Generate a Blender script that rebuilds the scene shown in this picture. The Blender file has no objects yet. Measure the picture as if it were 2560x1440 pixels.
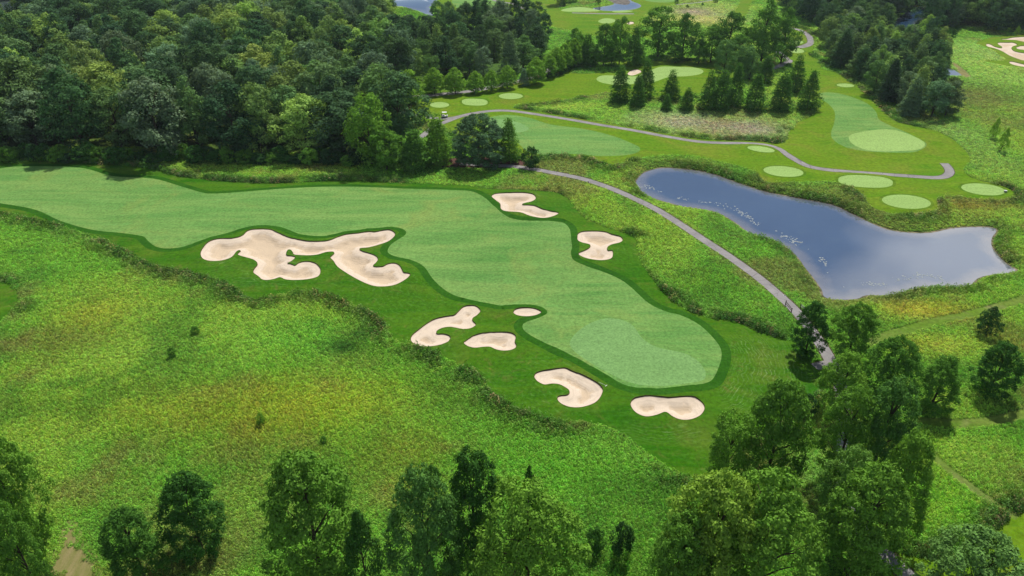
import bpy, math, random
import numpy as np
from mathutils import Vector, geometry

SC = bpy.context.scene
COL = SC.collection
# ------------------------------------------------------------------ camera, sky, sun, exposure
F, PITCH, CH = 1800.0, math.radians(30.5), 80.0       # focal length in photo pixels (2560 wide), tilt, height
SUN_AZ, SUN_EL = math.radians(20), math.radians(57)   # azimuth clockwise from +Y
cam = bpy.data.cameras.new('camera')
cam.sensor_width = 36.0
cam.lens = F / 2560 * 36.0
cam.clip_start, cam.clip_end = 0.5, 20000
co = bpy.data.objects.new('camera', cam)
co.location = (0, 0, CH)
co.rotation_euler = (math.pi / 2 - PITCH, 0, 0)
COL.objects.link(co)
SC.camera = co

world = bpy.data.worlds.new('World')
SC.world = world
world.use_nodes = True
wn, wl = world.node_tree.nodes, world.node_tree.links
wn.clear()
w_out = wn.new('ShaderNodeOutputWorld')
w_bg = wn.new('ShaderNodeBackground')
w_sky = wn.new('ShaderNodeTexSky')
w_sky.sky_type = 'NISHITA'
w_sky.sun_disc = False
w_sky.sun_elevation = SUN_EL
w_sky.sun_rotation = SUN_AZ
w_sky.air_density, w_sky.dust_density = 1.0, 0.8
w_bg.inputs['Strength'].default_value = 0.085
w_tc = wn.new('ShaderNodeTexCoord')
w_sep = wn.new('ShaderNodeSeparateXYZ')
w_add = wn.new('ShaderNodeMath'); w_add.operation = 'ADD'; w_add.inputs[1].default_value = 0.22
w_abs = wn.new('ShaderNodeMath'); w_abs.operation = 'ABSOLUTE'
w_com = wn.new('ShaderNodeCombineXYZ')
w_div = wn.new('ShaderNodeVectorMath'); w_div.operation = 'DIVIDE'
w_noi = wn.new('ShaderNodeTexNoise')
w_noi.inputs['Scale'].default_value = 1.15
w_noi.inputs['Detail'].default_value = 7
w_noi.inputs['Roughness'].default_value = 0.55
w_rmp = wn.new('ShaderNodeValToRGB')
w_rmp.color_ramp.elements[0].position = 0.53
w_rmp.color_ramp.elements[1].position = 0.64
w_mix = wn.new('ShaderNodeMix'); w_mix.data_type = 'RGBA'
w_mix.inputs['B'].default_value = (15.0, 15.2, 15.5, 1)
wl.new(w_tc.outputs['Generated'], w_sep.inputs[0])
wl.new(w_sep.outputs['Z'], w_abs.inputs[0])
wl.new(w_abs.outputs[0], w_add.inputs[0])
for k in 'XYZ':
    wl.new(w_add.outputs[0], w_com.inputs[k])
wl.new(w_tc.outputs['Generated'], w_div.inputs[0])
wl.new(w_com.outputs[0], w_div.inputs[1])
w_off = wn.new('ShaderNodeVectorMath'); w_off.operation = 'ADD'
w_off.inputs[1].default_value = (2.06, -0.54, 0.0)
wl.new(w_div.outputs[0], w_off.inputs[0])
wl.new(w_off.outputs[0], w_noi.inputs['Vector'])
wl.new(w_noi.outputs[0], w_rmp.inputs[0])
wl.new(w_rmp.outputs[0], w_mix.inputs['Factor'])
wl.new(w_sky.outputs[0], w_mix.inputs['A'])
wl.new(w_mix.outputs['Result'], w_bg.inputs['Color'])
wl.new(w_bg.outputs[0], w_out.inputs['Surface'])

sd = Vector((math.sin(SUN_AZ) * math.cos(SUN_EL), math.cos(SUN_AZ) * math.cos(SUN_EL), math.sin(SUN_EL)))
sl = bpy.data.lights.new('sun', 'SUN')
sl.energy = 5.0
sl.angle = math.radians(0.55)
sl.color = (1.0, 0.95, 0.86)
so = bpy.data.objects.new('sun', sl)
so.rotation_euler = sd.to_track_quat('Z', 'Y').to_euler()
so.location = (0, 0, 200)
COL.objects.link(so)

vs = SC.view_settings
vs.view_transform, vs.look, vs.exposure, vs.gamma = 'Standard', 'None', 0.08, 1.0
vs.use_curve_mapping = False
cy = SC.cycles
cy.max_bounces, cy.diffuse_bounces, cy.glossy_bounces, cy.transmission_bounces = 5, 3, 2, 4
cy.use_adaptive_sampling = True
cy.adaptive_threshold = 0.01

# ------------------------------------------------------------------ helpers
rng = np.random.default_rng(7)
random.seed(7)


def A(r, g, b, k=1.62):
    """photo colour (sRGB 0-255) -> albedo"""
    c = np.array([r, g, b], float) / 255
    c = np.where(c <= 0.04045, c / 12.92, ((c + 0.055) / 1.055) ** 2.4)
    return c / k


def h0(x, y):
    """broad swells of the land"""
    x, y = np.asarray(x, float), np.asarray(y, float)
    z = 0.55 * np.sin(x / 23 + 1.1) * np.sin(y / 31 + .4) + 0.3 * np.sin(x / 11 - y / 17) + .25 * np.sin(y / 13 + x / 29 + 2)
    pd = np.hypot((x - 78) / 60, (y - 150) / 60)
    return z * np.clip(pd - 0.7, 0, 1)


def proj(px, level=None):
    """photo pixels (2560x1440) -> world points on the land (or on a level)"""
    p = np.atleast_2d(np.asarray(px, float))
    a, b = (p[:, 0] - 1280) / F, (p[:, 1] - 720) / F
    d = np.stack([a, math.cos(PITCH) - b * math.sin(PITCH), -math.sin(PITCH) - b * math.cos(PITCH)], 1)
    d[:, 2] = np.minimum(d[:, 2], -0.02)
    z = np.zeros(len(p)) if level is None else np.full(len(p), level)
    for _ in range(6):
        t = (z - CH) / d[:, 2]
        x, y = d[:, 0] * t, d[:, 1] * t
        if level is not None:
            break
        z = h0(x, y)
    return np.stack([x, y], 1)


def pix(x, y, z):
    """world -> photo pixels"""
    zc = y * math.cos(PITCH) - (z - CH) * math.sin(PITCH)
    yc = -y * math.sin(PITCH) - (z - CH) * math.cos(PITCH)
    return 1280 + F * x / zc, 720 + F * yc / zc


def smooth(pts, n=4, closed=True):
    p = np.asarray(pts, float)
    N = len(p)
    out = []
    for i in range(N if closed else N - 1):
        if closed:
            a, b, c, d = p[i - 1], p[i], p[(i + 1) % N], p[(i + 2) % N]
        else:
            a, b, c, d = p[max(i - 1, 0)], p[i], p[i + 1], p[min(i + 2, N - 1)]
        for k in range(n):
            t = k / n
            out.append(.5 * (2 * b + (c - a) * t + (2 * a - 5 * b + 4 * c - d) * t * t + (3 * b - a - 3 * c + d) * t ** 3))
    if not closed:
        out.append(p[-1])
    return np.array(out)


def ccw(P):
    x, y = P[:, 0], P[:, 1]
    return P if np.sum(x * np.roll(y, -1) - np.roll(x, -1) * y) > 0 else P[::-1]


def offset(P, d):
    P = ccw(P)
    t = np.roll(P, -1, 0) - np.roll(P, 1, 0)
    t /= np.linalg.norm(t, axis=1)[:, None] + 1e-9
    return P + np.stack([t[:, 1], -t[:, 0]], 1) * d


def inside(P, x, y):
    """winding-number test, vectorised over the points"""
    res = np.zeros(len(x), bool)
    bb = (x >= P[:, 0].min()) & (x <= P[:, 0].max()) & (y >= P[:, 1].min()) & (y <= P[:, 1].max())
    ix = np.nonzero(bb)[0]
    if not len(ix):
        return res
    X, Y = x[ix], y[ix]
    w = np.zeros(len(ix), int)
    for (x1, y1), (x2, y2) in zip(P, np.roll(P, -1, 0)):
        up = (y1 <= Y) & (y2 > Y)
        dn = (y1 > Y) & (y2 <= Y)
        if not (up.any() or dn.any()):
            continue
        s = (x2 - x1) * (Y - y1) - (X - x1) * (y2 - y1)
        w += (up & (s > 0)).astype(int) - (dn & (s < 0)).astype(int)
    res[ix] = w != 0
    return res


def dist(P, x, y, far=12.0, closed=True):
    """distance to the outline, cut at far"""
    out = np.full(len(x), far)
    bb = (x >= P[:, 0].min() - far) & (x <= P[:, 0].max() + far) & (y >= P[:, 1].min() - far) & (y <= P[:, 1].max() + far)
    ix = np.nonzero(bb)[0]
    if not len(ix):
        return out
    X, Y = x[ix], y[ix]
    D = np.full(len(ix), far * far)
    Q = np.roll(P, -1, 0) if closed else P[1:]
    for (x1, y1), (x2, y2) in zip(P[:len(Q)], Q):
        dx, dy = x2 - x1, y2 - y1
        L = dx * dx + dy * dy + 1e-12
        t = np.clip(((X - x1) * dx + (Y - y1) * dy) / L, 0, 1)
        D = np.minimum(D, (X - x1 - t * dx) ** 2 + (Y - y1 - t * dy) ** 2)
    out[ix] = np.sqrt(D)
    return out


def vnoise(x, y, seed=0):
    xi, yi = np.floor(x).astype(np.int64), np.floor(y).astype(np.int64)
    fx, fy = x - xi, y - yi
    fx, fy = fx * fx * (3 - 2 * fx), fy * fy * (3 - 2 * fy)

    def hsh(a, b):
        n = (a * 374761393 + b * 668265263 + seed * 1442695041) & 0xffffffff
        n = ((n ^ (n >> 13)) * 1274126177) & 0xffffffff
        return ((n ^ (n >> 16)) & 0xffff) / 65535.0
    return (hsh(xi, yi) * (1 - fx) + hsh(xi + 1, yi) * fx) * (1 - fy) + (hsh(xi, yi + 1) * (1 - fx) + hsh(xi + 1, yi + 1) * fx) * fy


def fbm(x, y, seed=0, o=3):
    s, a, t = 0, 1, 0
    for k in range(o):
        s = s + a * vnoise(x * 2 ** k, y * 2 ** k, seed + k)
        t += a
        a *= .55
    return s / t


def sstep(a, b, x):
    t = np.clip((x - a) / (b - a), 0, 1)
    return t * t * (3 - 2 * t)


def mesh_from(name, V, FC, mat=None, smooth_shade=True):
    """V (n,3) array, FC (m,k) array of equal-sided faces"""
    me = bpy.data.meshes.new(name)
    V = np.ascontiguousarray(V, np.float32)
    FC = np.ascontiguousarray(FC, np.int32)
    m, k = FC.shape
    me.vertices.add(len(V))
    me.vertices.foreach_set('co', V.ravel())
    me.loops.add(m * k)
    me.loops.foreach_set('vertex_index', FC.ravel())
    me.polygons.add(m)
    me.polygons.foreach_set('loop_start', np.arange(0, m * k, k, dtype=np.int32))
    me.update(calc_edges=True)
    if smooth_shade:
        me.polygons.foreach_set('use_smooth', np.ones(m, bool))
    if mat:
        me.materials.append(mat)
    return me


def attr(me, name, typ, data, domain='POINT'):
    a = me.attributes.new(name, typ, domain)
    key = {'FLOAT': 'value', 'INT': 'value', 'FLOAT_VECTOR': 'vector', 'FLOAT_COLOR': 'color'}[typ]
    a.data.foreach_set(key, np.ascontiguousarray(data, np.int32 if typ == 'INT' else np.float32).ravel())


def obj(name, me, parent=None, **props):
    o = bpy.data.objects.new(name, me)
    COL.objects.link(o)
    o.parent = parent
    for k, v in props.items():
        o[k] = v
    return o


class MB:
    """collects boxes and tubes into one mesh"""
    def __init__(s):
        s.V, s.F = [], []

    def box(s, cx, cy, cz, sx, sy, sz, rz=0, taper=1.0):
        n = len(s.V)
        c, q = math.cos(rz), math.sin(rz)
        for z, k in ((-.5, 1), (.5, taper)):
            for x, y in ((-.5, -.5), (.5, -.5), (.5, .5), (-.5, .5)):
                X, Y = x * sx * k, y * sy * k
                s.V.append((cx + X * c - Y * q, cy + X * q + Y * c, cz + z * sz))
        s.F += [(n, n + 3, n + 2, n + 1), (n + 4, n + 5, n + 6, n + 7)] + [(n + i, n + (i + 1) % 4, n + 4 + (i + 1) % 4, n + 4 + i) for i in range(4)]
        return s

    def tube(s, pts, rad, k=7):
        pts = [Vector(p) for p in pts]
        n = len(s.V)
        for i, p in enumerate(pts):
            d = (pts[min(i + 1, len(pts) - 1)] - pts[max(i - 1, 0)]).normalized()
            u = d.cross(Vector((.31, .95, .05))).normalized()
            v = d.cross(u)
            for j in range(k):
                a = 2 * math.pi * j / k
                s.V.append(tuple(p + (u * math.cos(a) + v * math.sin(a)) * rad[i]))
        for i in range(len(pts) - 1):
            for j in range(k):
                a, b = n + i * k + j, n + i * k + (j + 1) % k
                s.F.append((a, b, b + k, a + k))
        for base, rev in ((n, True), (n + (len(pts) - 1) * k, False)):
            ring = [base + j for j in range(k)]
            s.F.append(tuple(ring[::-1] if rev else ring))
        return s

    def mesh(s, name, mat, smooth_shade=False):
        me = bpy.data.meshes.new(name)
        me.from_pydata(s.V, [], s.F)
        me.update()
        if smooth_shade:
            me.polygons.foreach_set('use_smooth', np.ones(len(me.polygons), bool))
        me.materials.append(mat)
        return me


# ------------------------------------------------------------------ materials
class NT:
    def __init__(s, name):
        s.m = bpy.data.materials.new(name)
        s.m.use_nodes = True
        s.t = s.m.node_tree
        s.t.nodes.clear()
        s.out = s.n('ShaderNodeOutputMaterial')

    def n(s, t, **kw):
        nd = s.t.nodes.new(t)
        for k, v in kw.items():
            if hasattr(nd, k):
                setattr(nd, k, v)
        return nd

    def l(s, a, b):
        s.t.links.new(a, b)

    def pos(s):
        return s.n('ShaderNodeNewGeometry').outputs['Position']

    def noise(s, scale, detail=3, rough=.55, vec=None, dist_=0.0):
        nd = s.n('ShaderNodeTexNoise')
        nd.inputs['Scale'].default_value = scale
        nd.inputs['Detail'].default_value = detail
        nd.inputs['Roughness'].default_value = rough
        nd.inputs['Distortion'].default_value = dist_
        s.l(vec or s.pos(), nd.inputs['Vector'])
        return nd.outputs[0]

    def mapping(s, vec, scale=(1, 1, 1), rot=(0, 0, 0)):
        nd = s.n('ShaderNodeMapping')
        nd.inputs['Scale'].default_value = scale
        nd.inputs['Rotation'].default_value = rot
        s.l(vec, nd.inputs['Vector'])
        return nd.outputs[0]

    def ramp(s, fac, *stops):
        nd = s.n('ShaderNodeValToRGB')
        cr = nd.color_ramp
        while len(cr.elements) < len(stops):
            cr.elements.new(.5)
        for e, (p, c) in zip(cr.elements, stops):
            e.position = p
            e.color = (c, c, c, 1) if not hasattr(c, '__len__') else (*c, 1)
        s.l(fac, nd.inputs[0])
        return nd.outputs[0]

    def mix(s, fac, a, b, mode='MIX'):
        nd = s.n('ShaderNodeMix', data_type='RGBA', blend_type=mode)
        for sock, v in ((nd.inputs['Factor'], fac), (nd.inputs['A'], a), (nd.inputs['B'], b)):
            if hasattr(v, 'is_linked'):
                s.l(v, sock)
            elif hasattr(v, '__len__'):
                sock.default_value = (*v, 1) if len(v) == 3 else v
            else:
                sock.default_value = v
        return nd.outputs['Result']

    def math(s, op, a, b=None):
        nd = s.n('ShaderNodeMath', operation=op)
        for i, v in enumerate((a, b)):
            if v is None:
                continue
            if hasattr(v, 'is_linked'):
                s.l(v, nd.inputs[i])
            else:
                nd.inputs[i].default_value = v
        return nd.outputs[0]

    def attr(s, name, typ='GEOMETRY', out='Color'):
        return s.n('ShaderNodeAttribute', attribute_name=name, attribute_type=typ).outputs[out]

    def bump(s, h, strength=.5, d=.1):
        nd = s.n('ShaderNodeBump')
        nd.inputs['Strength'].default_value = strength
        nd.inputs['Distance'].default_value = d
        s.l(h, nd.inputs['Height'])
        return nd.outputs[0]

    def pbr(s, col, rough=.9, spec=.2, normal=None, metal=0.0, ior=None):
        p = s.n('ShaderNodeBsdfPrincipled')
        for sock, v in ((p.inputs['Base Color'], col), (p.inputs['Roughness'], rough)):
            if hasattr(v, 'is_linked'):
                s.l(v, sock)
            elif hasattr(v, '__len__'):
                sock.default_value = (*v, 1)
            else:
                sock.default_value = v
        p.inputs['Specular IOR Level'].default_value = spec
        p.inputs['Metallic'].default_value = metal
        if ior:
            p.inputs['IOR'].default_value = ior
        if normal:
            s.l(normal, p.inputs['Normal'])
        s.l(p.outputs[0], s.out.inputs['Surface'])
        return s.m


def plain(name, col, rough=.6, spec=.4, metal=0.0, var=.12):
    t = NT(name)
    n = t.noise(9, 3)
    c = np.array(col, float)
    return t.pbr(t.mix(n, tuple(c * (1 - var)), tuple(c * (1 + var))), rough, spec, None, metal)


def turf(name, a, b, c, streak=0.0, rz=0.5, fine=2.5, bumpk=.25, warm=None, rings=False):
    """mown grass: broad tone changes, mower streaks, fine blades"""
    t = NT(name)
    P = t.pos()
    big = t.noise(.035, 4, .6, P, .6)
    col = t.mix(t.ramp(big, (.35, 0.0), (.65, 1.0)), tuple(a), tuple(b))
    st = t.noise(.16, 4, .6, t.mapping(P, (.22, 1.6, 1), (0, 0, rz)), .8)
    col = t.mix(t.ramp(st, (.38, 0.0), (.66, .75)), col, tuple(c))
    if streak:
        s2 = t.noise(.9, 3, .6, t.mapping(P, (.06, 2.2, 1), (0, 0, rz + .25)), .5)
        col = t.mix(t.math('MULTIPLY', t.ramp(s2, (.5, 0.0), (.72, 1.0)), streak), col, tuple(np.array(a) * 1.35 + .015))
    if warm is not None:
        col = t.mix(t.ramp(t.noise(.055, 4, .65, P, 1.2), (.52, 0.0), (.72, .8)), col, tuple(warm))
    if rings:
        fd = t.math('ADD', t.attr('fd', out='Fac'), t.math('MULTIPLY', t.noise(.12, 2, .5, P), 1.6))
        rk = t.ramp(t.math('SINE', t.math('MULTIPLY', fd, 5.2)), (.55, 0.0), (.97, 1.0))
        msk = t.ramp(t.noise(.045, 3, .6, P, 1.0), (.44, 0.0), (.6, 1.0))
        fine_m = t.ramp(t.noise(.7, 3, .7, P), (.42, 0.0), (.6, 1.0))
        col = t.mix(t.math('MULTIPLY', t.math('MULTIPLY', rk, fine_m), t.math('MULTIPLY', msk, .3)), col, tuple(A(118, 164, 82)))
        rk2 = t.ramp(t.math('SINE', t.math('MULTIPLY', fd, 9.0)), (.6, 0.0), (.98, 1.0))
        fm2 = t.ramp(t.noise(.5, 4, .7, P), (.4, 0.0), (.58, 1.0))
        col = t.mix(t.math('MULTIPLY', t.math('MULTIPLY', rk2, fm2), t.attr('mw', out='Fac')), col, tuple(A(150, 182, 118)))
        col = t.mix(t.ramp(t.noise(.2, 5, .7, P, 1.5), (.56, 0.0), (.74, .55)), col, tuple(A(128, 118, 66)))
    f = t.noise(fine, 3, .7, P)
    col = t.mix(.9, col, t.ramp(f, (.3, .68), (.7, 1.28)), 'MULTIPLY')
    return t.pbr(col, .9, .04, t.bump(t.noise(fine * 1.3, 3, .7, P), bumpk, .12))


M = {}
M['fairway'] = turf('fairway_grass', A(98, 151, 72), A(114, 163, 83), A(142, 178, 95), .45, .62, 1.6, .15, A(142, 166, 86))
M['green'] = turf('green_grass', A(130, 175, 104), A(137, 181, 108), A(126, 171, 100), .12, .9, 2.2, .08)
M['tee'] = turf('tee_grass', A(163, 199, 112), A(169, 203, 118), A(158, 192, 108), .1, .2, 2.2, .08)
M['rough'] = turf('rough_grass', A(50, 112, 10), A(70, 122, 16), A(90, 132, 26), .3, .55, 1.4, .45, A(106, 128, 42), True)
M['rough_far'] = turf('sunny_rough_grass', A(90, 142, 16), A(112, 148, 22), A(126, 152, 38), .3, .2, 1.0, .35, A(134, 144, 50))
M['fringe'] = turf('fringe_grass', A(84, 128, 22), A(98, 134, 26), A(110, 140, 36), .3, .2, 1.0, .35)
M['strip'] = turf('strip_grass', A(98, 138, 40), A(112, 144, 46), A(126, 144, 66), .3, .5, 1.2, .4, A(150, 146, 100))
M['first_cut'] = turf('first_cut_grass', A(42, 96, 16), A(50, 104, 20), A(62, 114, 26), .3, .6, 1.6, .35)

t = NT('meadow_soil')
c_ = t.attr('mcol')
P_ = t.pos()
c_ = t.mix(.85, c_, t.ramp(t.noise(1.7, 4, .7, P_), (.3, .35), (.72, 1.15)), 'MULTIPLY')
M['meadow'] = t.pbr(c_, .95, .1, t.bump(t.noise(1.2, 4, .7, P_), .9, .5))

t = NT('bunker_sand')
P_ = t.pos()
e_ = t.attr('ed', out='Fac')
wob = t.math('ADD', e_, t.math('MULTIPLY', t.noise(.45, 3, .6, P_), 2.2))
col = t.mix(t.ramp(wob, (.0, 0.0), (1.0, 1.0)), A(250, 236, 222), A(250, 236, 222))
dry = t.ramp(t.math('DIVIDE', wob, 5.0), (.42, 0.0), (.62, 1.0))
col = t.mix(dry, A(244, 225, 202), A(230, 207, 177))
rk = t.math('SINE', t.math('MULTIPLY', t.math('ADD', e_, t.math('MULTIPLY', t.noise(.8, 2, .5, P_), .5)), 9.0))
col = t.mix(t.math('MULTIPLY', t.ramp(rk, (.1, 0.0), (.9, 1.0)), .22), col, A(206, 186, 162))
col = t.mix(t.math('MULTIPLY', t.ramp(t.noise(.3, 4, .6, P_, 1.5), (.5, 0.0), (.62, 1.0)), .1), col, A(212, 190, 164))
col = t.mix(t.math('MULTIPLY', t.ramp(t.noise(1.5, 4, .7, P_), (.5, 0.0), (.75, 1.0)), .15), col, A(214, 194, 172))
M['sand'] = t.pbr(col, .95, .1, t.bump(t.math('ADD', rk, t.math('MULTIPLY', t.noise(3, 3, .7, P_), 1.2)), .16, .05))

t = NT('bunker_lip')
M['lip'] = t.pbr(t.mix(t.ramp(t.noise(2.5, 3), (.4, 0.0), (.6, 1.0)), A(76, 88, 36), A(98, 80, 54)), .95, .1)

t = NT('path_asphalt')
P_ = t.pos()
col = t.mix(t.ramp(t.noise(.22, 4, .6, P_), (.35, 0.0), (.68, 1.0)), A(148, 145, 145), A(172, 168, 167))
col = t.mix(t.math('MULTIPLY', t.ramp(t.noise(1.6, 4, .7, P_, 1), (.5, 0.0), (.7, 1.0)), .5), col, A(134, 126, 134))
vo = t.n('ShaderNodeTexVoronoi', feature='DISTANCE_TO_EDGE')
vo.inputs['Scale'].default_value = .28
t.l(t.mapping(P_, (1, 1, 0)), vo.inputs['Vector'])
col = t.mix(t.math('MULTIPLY', t.ramp(vo.outputs[0], (.004, 1.0), (.016, 0.0)), .6), col, A(96, 90, 94))
col = t.mix(.5, col, t.ramp(t.noise(22, 2, .7, P_), (.3, .8), (.7, 1.2)), 'MULTIPLY')
M['path'] = t.pbr(col, .9, .2, t.bump(t.noise(30, 2, .6, P_), .2, .02))
t = NT('verge_soil')
P_ = t.pos()
M['verge'] = t.pbr(t.mix(t.ramp(t.noise(1.1, 4, .7, P_), (.4, 0.0), (.62, 1.0)), A(70, 84, 36), A(112, 100, 72)), .95, .1)
t = NT('mulch')
P_ = t.pos()
M['mulch'] = t.pbr(t.mix(t.noise(1.3, 5, .7, P_), A(70, 46, 40), A(122, 88, 78)), .95, .1, t.bump(t.noise(3, 3), .6, .1))
t = NT('dry_earth')
P_ = t.pos()
M['dirt'] = t.pbr(t.mix(t.ramp(t.noise(.35, 5, .7, t.mapping(P_, (2.5, .4, 1), (0, 0, -.5))), (.38, 0.0), (.65, 1.0)), A(128, 132, 70), A(164, 150, 106)), .95, .1, t.bump(t.noise(3, 3), .5, .1))
t = NT('shore_mud')
P_ = t.pos()
M['shore'] = t.pbr(t.mix(t.ramp(t.noise(.5, 4, .7, P_), (.4, 0.0), (.6, 1.0)), A(150, 138, 112), A(82, 84, 44)), .9, .2)
t = NT('mud_flat')
M['mud'] = t.pbr(t.mix(t.ramp(t.noise(.5, 4, .7), (.4, 0.0), (.6, 1.0)), A(66, 60, 52), A(120, 112, 100)), .8, .3)

t = NT('pond_water')
P_ = t.pos()
sh = t.attr('ed', out='Fac')
deep = t.mix(t.ramp(t.noise(.03, 3, .5, P_), (.4, 0.0), (.65, 1.0)), A(46, 74, 110), A(58, 86, 122))
shal = t.ramp(t.math('ADD', t.math('DIVIDE', sh, 7.0), t.math('MULTIPLY', t.noise(.25, 3, .6, P_), .35)), (.12, 1.0), (.62, 0.0))
col = t.mix(t.math('MULTIPLY', shal, .8), deep, A(138, 136, 140))
alg = t.ramp(t.noise(.16, 6, .72, t.mapping(P_, (1, 1.3, 1), (0, 0, .5)), 1.8), (.55, 0.0), (.66, 1.0))
col = t.mix(t.math('MULTIPLY', alg, .3), col, A(84, 108, 128))
spk = t.ramp(t.noise(1.6, 4, .75, P_, .6), (.6, 0.0), (.68, 1.0))
rg = .05
M['water'] = t.pbr(col, rg, .5, t.bump(t.noise(.9, 3, .5, P_), .05, .05), 0.0, 2.3)


def leaf_mat(name, inst=False, trans=.26):
    t = NT(name)
    if inst:
        c = t.attr('col', 'INSTANCER')
    else:
        c = t.n('ShaderNodeObjectInfo').outputs['Color']
    v = t.attr('lv', out='Fac')
    c = t.mix(1.0, c, t.ramp(v, (0, .55), (1, 1.5)), 'MULTIPLY')
    d = t.n('ShaderNodeBsdfDiffuse')
    tr = t.n('ShaderNodeBsdfTranslucent')
    t.l(c, d.inputs[0])
    t.l(t.mix(1.0, c, (1.2, 1.15, .62), 'MULTIPLY'), tr.inputs[0])
    m1 = t.n('ShaderNodeMixShader')
    m1.inputs[0].default_value = trans
    t.l(d.outputs[0], m1.inputs[1])
    t.l(tr.outputs[0], m1.inputs[2])
    t.l(m1.outputs[0], t.out.inputs['Surface'])
    return t.m


M['leaf'] = leaf_mat('leaves')
M['leaf_inst'] = leaf_mat('leaves_of_far_wood', True)
M['weed'] = leaf_mat('weed_leaves', True, .36)
t = NT('bark')
M['bark'] = t.pbr(t.mix(t.noise(3, 4, .7, t.mapping(t.pos(), (4, 4, .6))), A(64, 54, 44), A(112, 98, 84)), .95, .1)
M['white_paint'] = plain('white_paint', (.72, .72, .7), .35, .5)
M['roof_shingle'] = plain('roof_shingle', (.13, .13, .16), .9)
M['siding'] = plain('siding', (.8, .82, .86), .7, .3, 0, .04)
M['glass'] = plain('dark_glass', (.03, .035, .04), .1, .6)
M['black'] = plain('black_rubber', (.02, .02, .02), .6)
M['steel'] = plain('steel', (.35, .35, .36), .4, .5, .6)
M['wood_dark'] = plain('weathered_dark_wood', (.06, .045, .035), .9)
M['wood_pale'] = plain('pale_weathered_wood', (.42, .39, .36), .9)
M['brown'] = plain('brown_paint', (.10, .045, .035), .7)
M['seat'] = plain('cream_vinyl', (.5, .46, .38), .5)
M['red'] = plain('red_cloth', (.5, .06, .05), .8)
M['lily'] = plain('lily_pad', tuple(A(146, 156, 160)), .6, .3, 0, .35)

# ------------------------------------------------------------------ outlines traced from the photograph (photo pixels)
def Z(o, k, *pts):
    return [(o[0] + x / k, o[1] + y / k) for x, y in pts]


FAIRWAY = [(-60, 432), (0, 421), (60, 416), (200, 419), (280, 440), (380, 446), (440, 462), (500, 480), (530, 484), (600, 480), (700, 472), (800, 467), (900, 467), (1000, 471), (1061, 473), (1130, 475), (1177, 478), (1202, 489), (1230, 513), (1258, 538), (1293, 550), (1342, 555), (1398, 556), (1416, 562), (1425, 577), (1428, 605), (1430, 619), (1427, 633), (1430, 647), (1441, 657), (1469, 668), (1514, 682), (1553, 700), (1581, 721), (1623, 759), (1669, 780), (1702, 788), (1744, 809), (1776, 837), (1799, 866), (1804, 890), (1797, 918), (1784, 948), (1768, 961), (1740, 968), (1690, 974), (1640, 979), (1590, 976), (1550, 963), (1500, 935), (1448, 904), (1370, 861), (1321, 837), (1307, 823), (1311, 811), (1342, 800), (1364, 790), (1367, 781), (1353, 771), (1325, 765), (1272, 765), (1237, 763), (1166, 749), (1117, 728), (1082, 697), (1061, 668), (1033, 652), (985, 641), (969, 629), (980, 613), (1004, 597), (1016, 584), (1005, 574), (980, 570), (920, 574), (860, 582), (826, 589), (791, 591), (745, 585), (703, 570), (661, 565), (626, 568), (580, 580), (510, 601), (457, 617), (415, 621), (387, 615), (369, 601), (355, 590), (300, 582), (228, 574), (151, 552), (88, 524), (0, 508), (-60, 500)]
ROUGH = [(-60, 408), (0, 408), (84, 403), (169, 402), (246, 409), (380, 420), (443, 438), (580, 453), (703, 457), (850, 451), (1026, 457), (1166, 463), (1230, 473), (1342, 477), (1398, 482), (1427, 503), (1455, 538), (1483, 555), (1539, 577), (1585, 591), (1593, 608), (1601, 647), (1623, 682), (1659, 728), (1702, 765), (1765, 791), (1843, 803), (1906, 830), (1976, 851), (2020, 866), (2046, 905), (2075, 930), (2066, 960), (2040, 990), (2005, 1020), (1950, 1060), (1880, 1100), (1820, 1150), (1760, 1195), (1729, 1193), (1676, 1172), (1624, 1137), (1581, 1102), (1536, 1074), (1483, 1059), (1430, 1059), (1342, 1042), (1258, 1007), (1223, 975), (1202, 940), (1173, 926), (1124, 903), (1061, 879), (1001, 863), (980, 844), (955, 805), (903, 773), (861, 758), (809, 739), (738, 735), (668, 749), (626, 752), (598, 735), (549, 703), (492, 689), (394, 668), (334, 643), (281, 615), (225, 591), (105, 555), (0, 534), (-60, 522)]
GREEN1 = [(1427, 872), (1427, 854), (1448, 830), (1483, 809), (1525, 800), (1567, 809), (1588, 826), (1606, 851), (1641, 872), (1694, 884), (1722, 893), (1748, 911), (1763, 936), (1755, 956), (1700, 967), (1640, 972), (1600, 969), (1555, 955), (1500, 927), (1450, 895)]
o1, k1 = (480, 560), 2560 / 570
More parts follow.
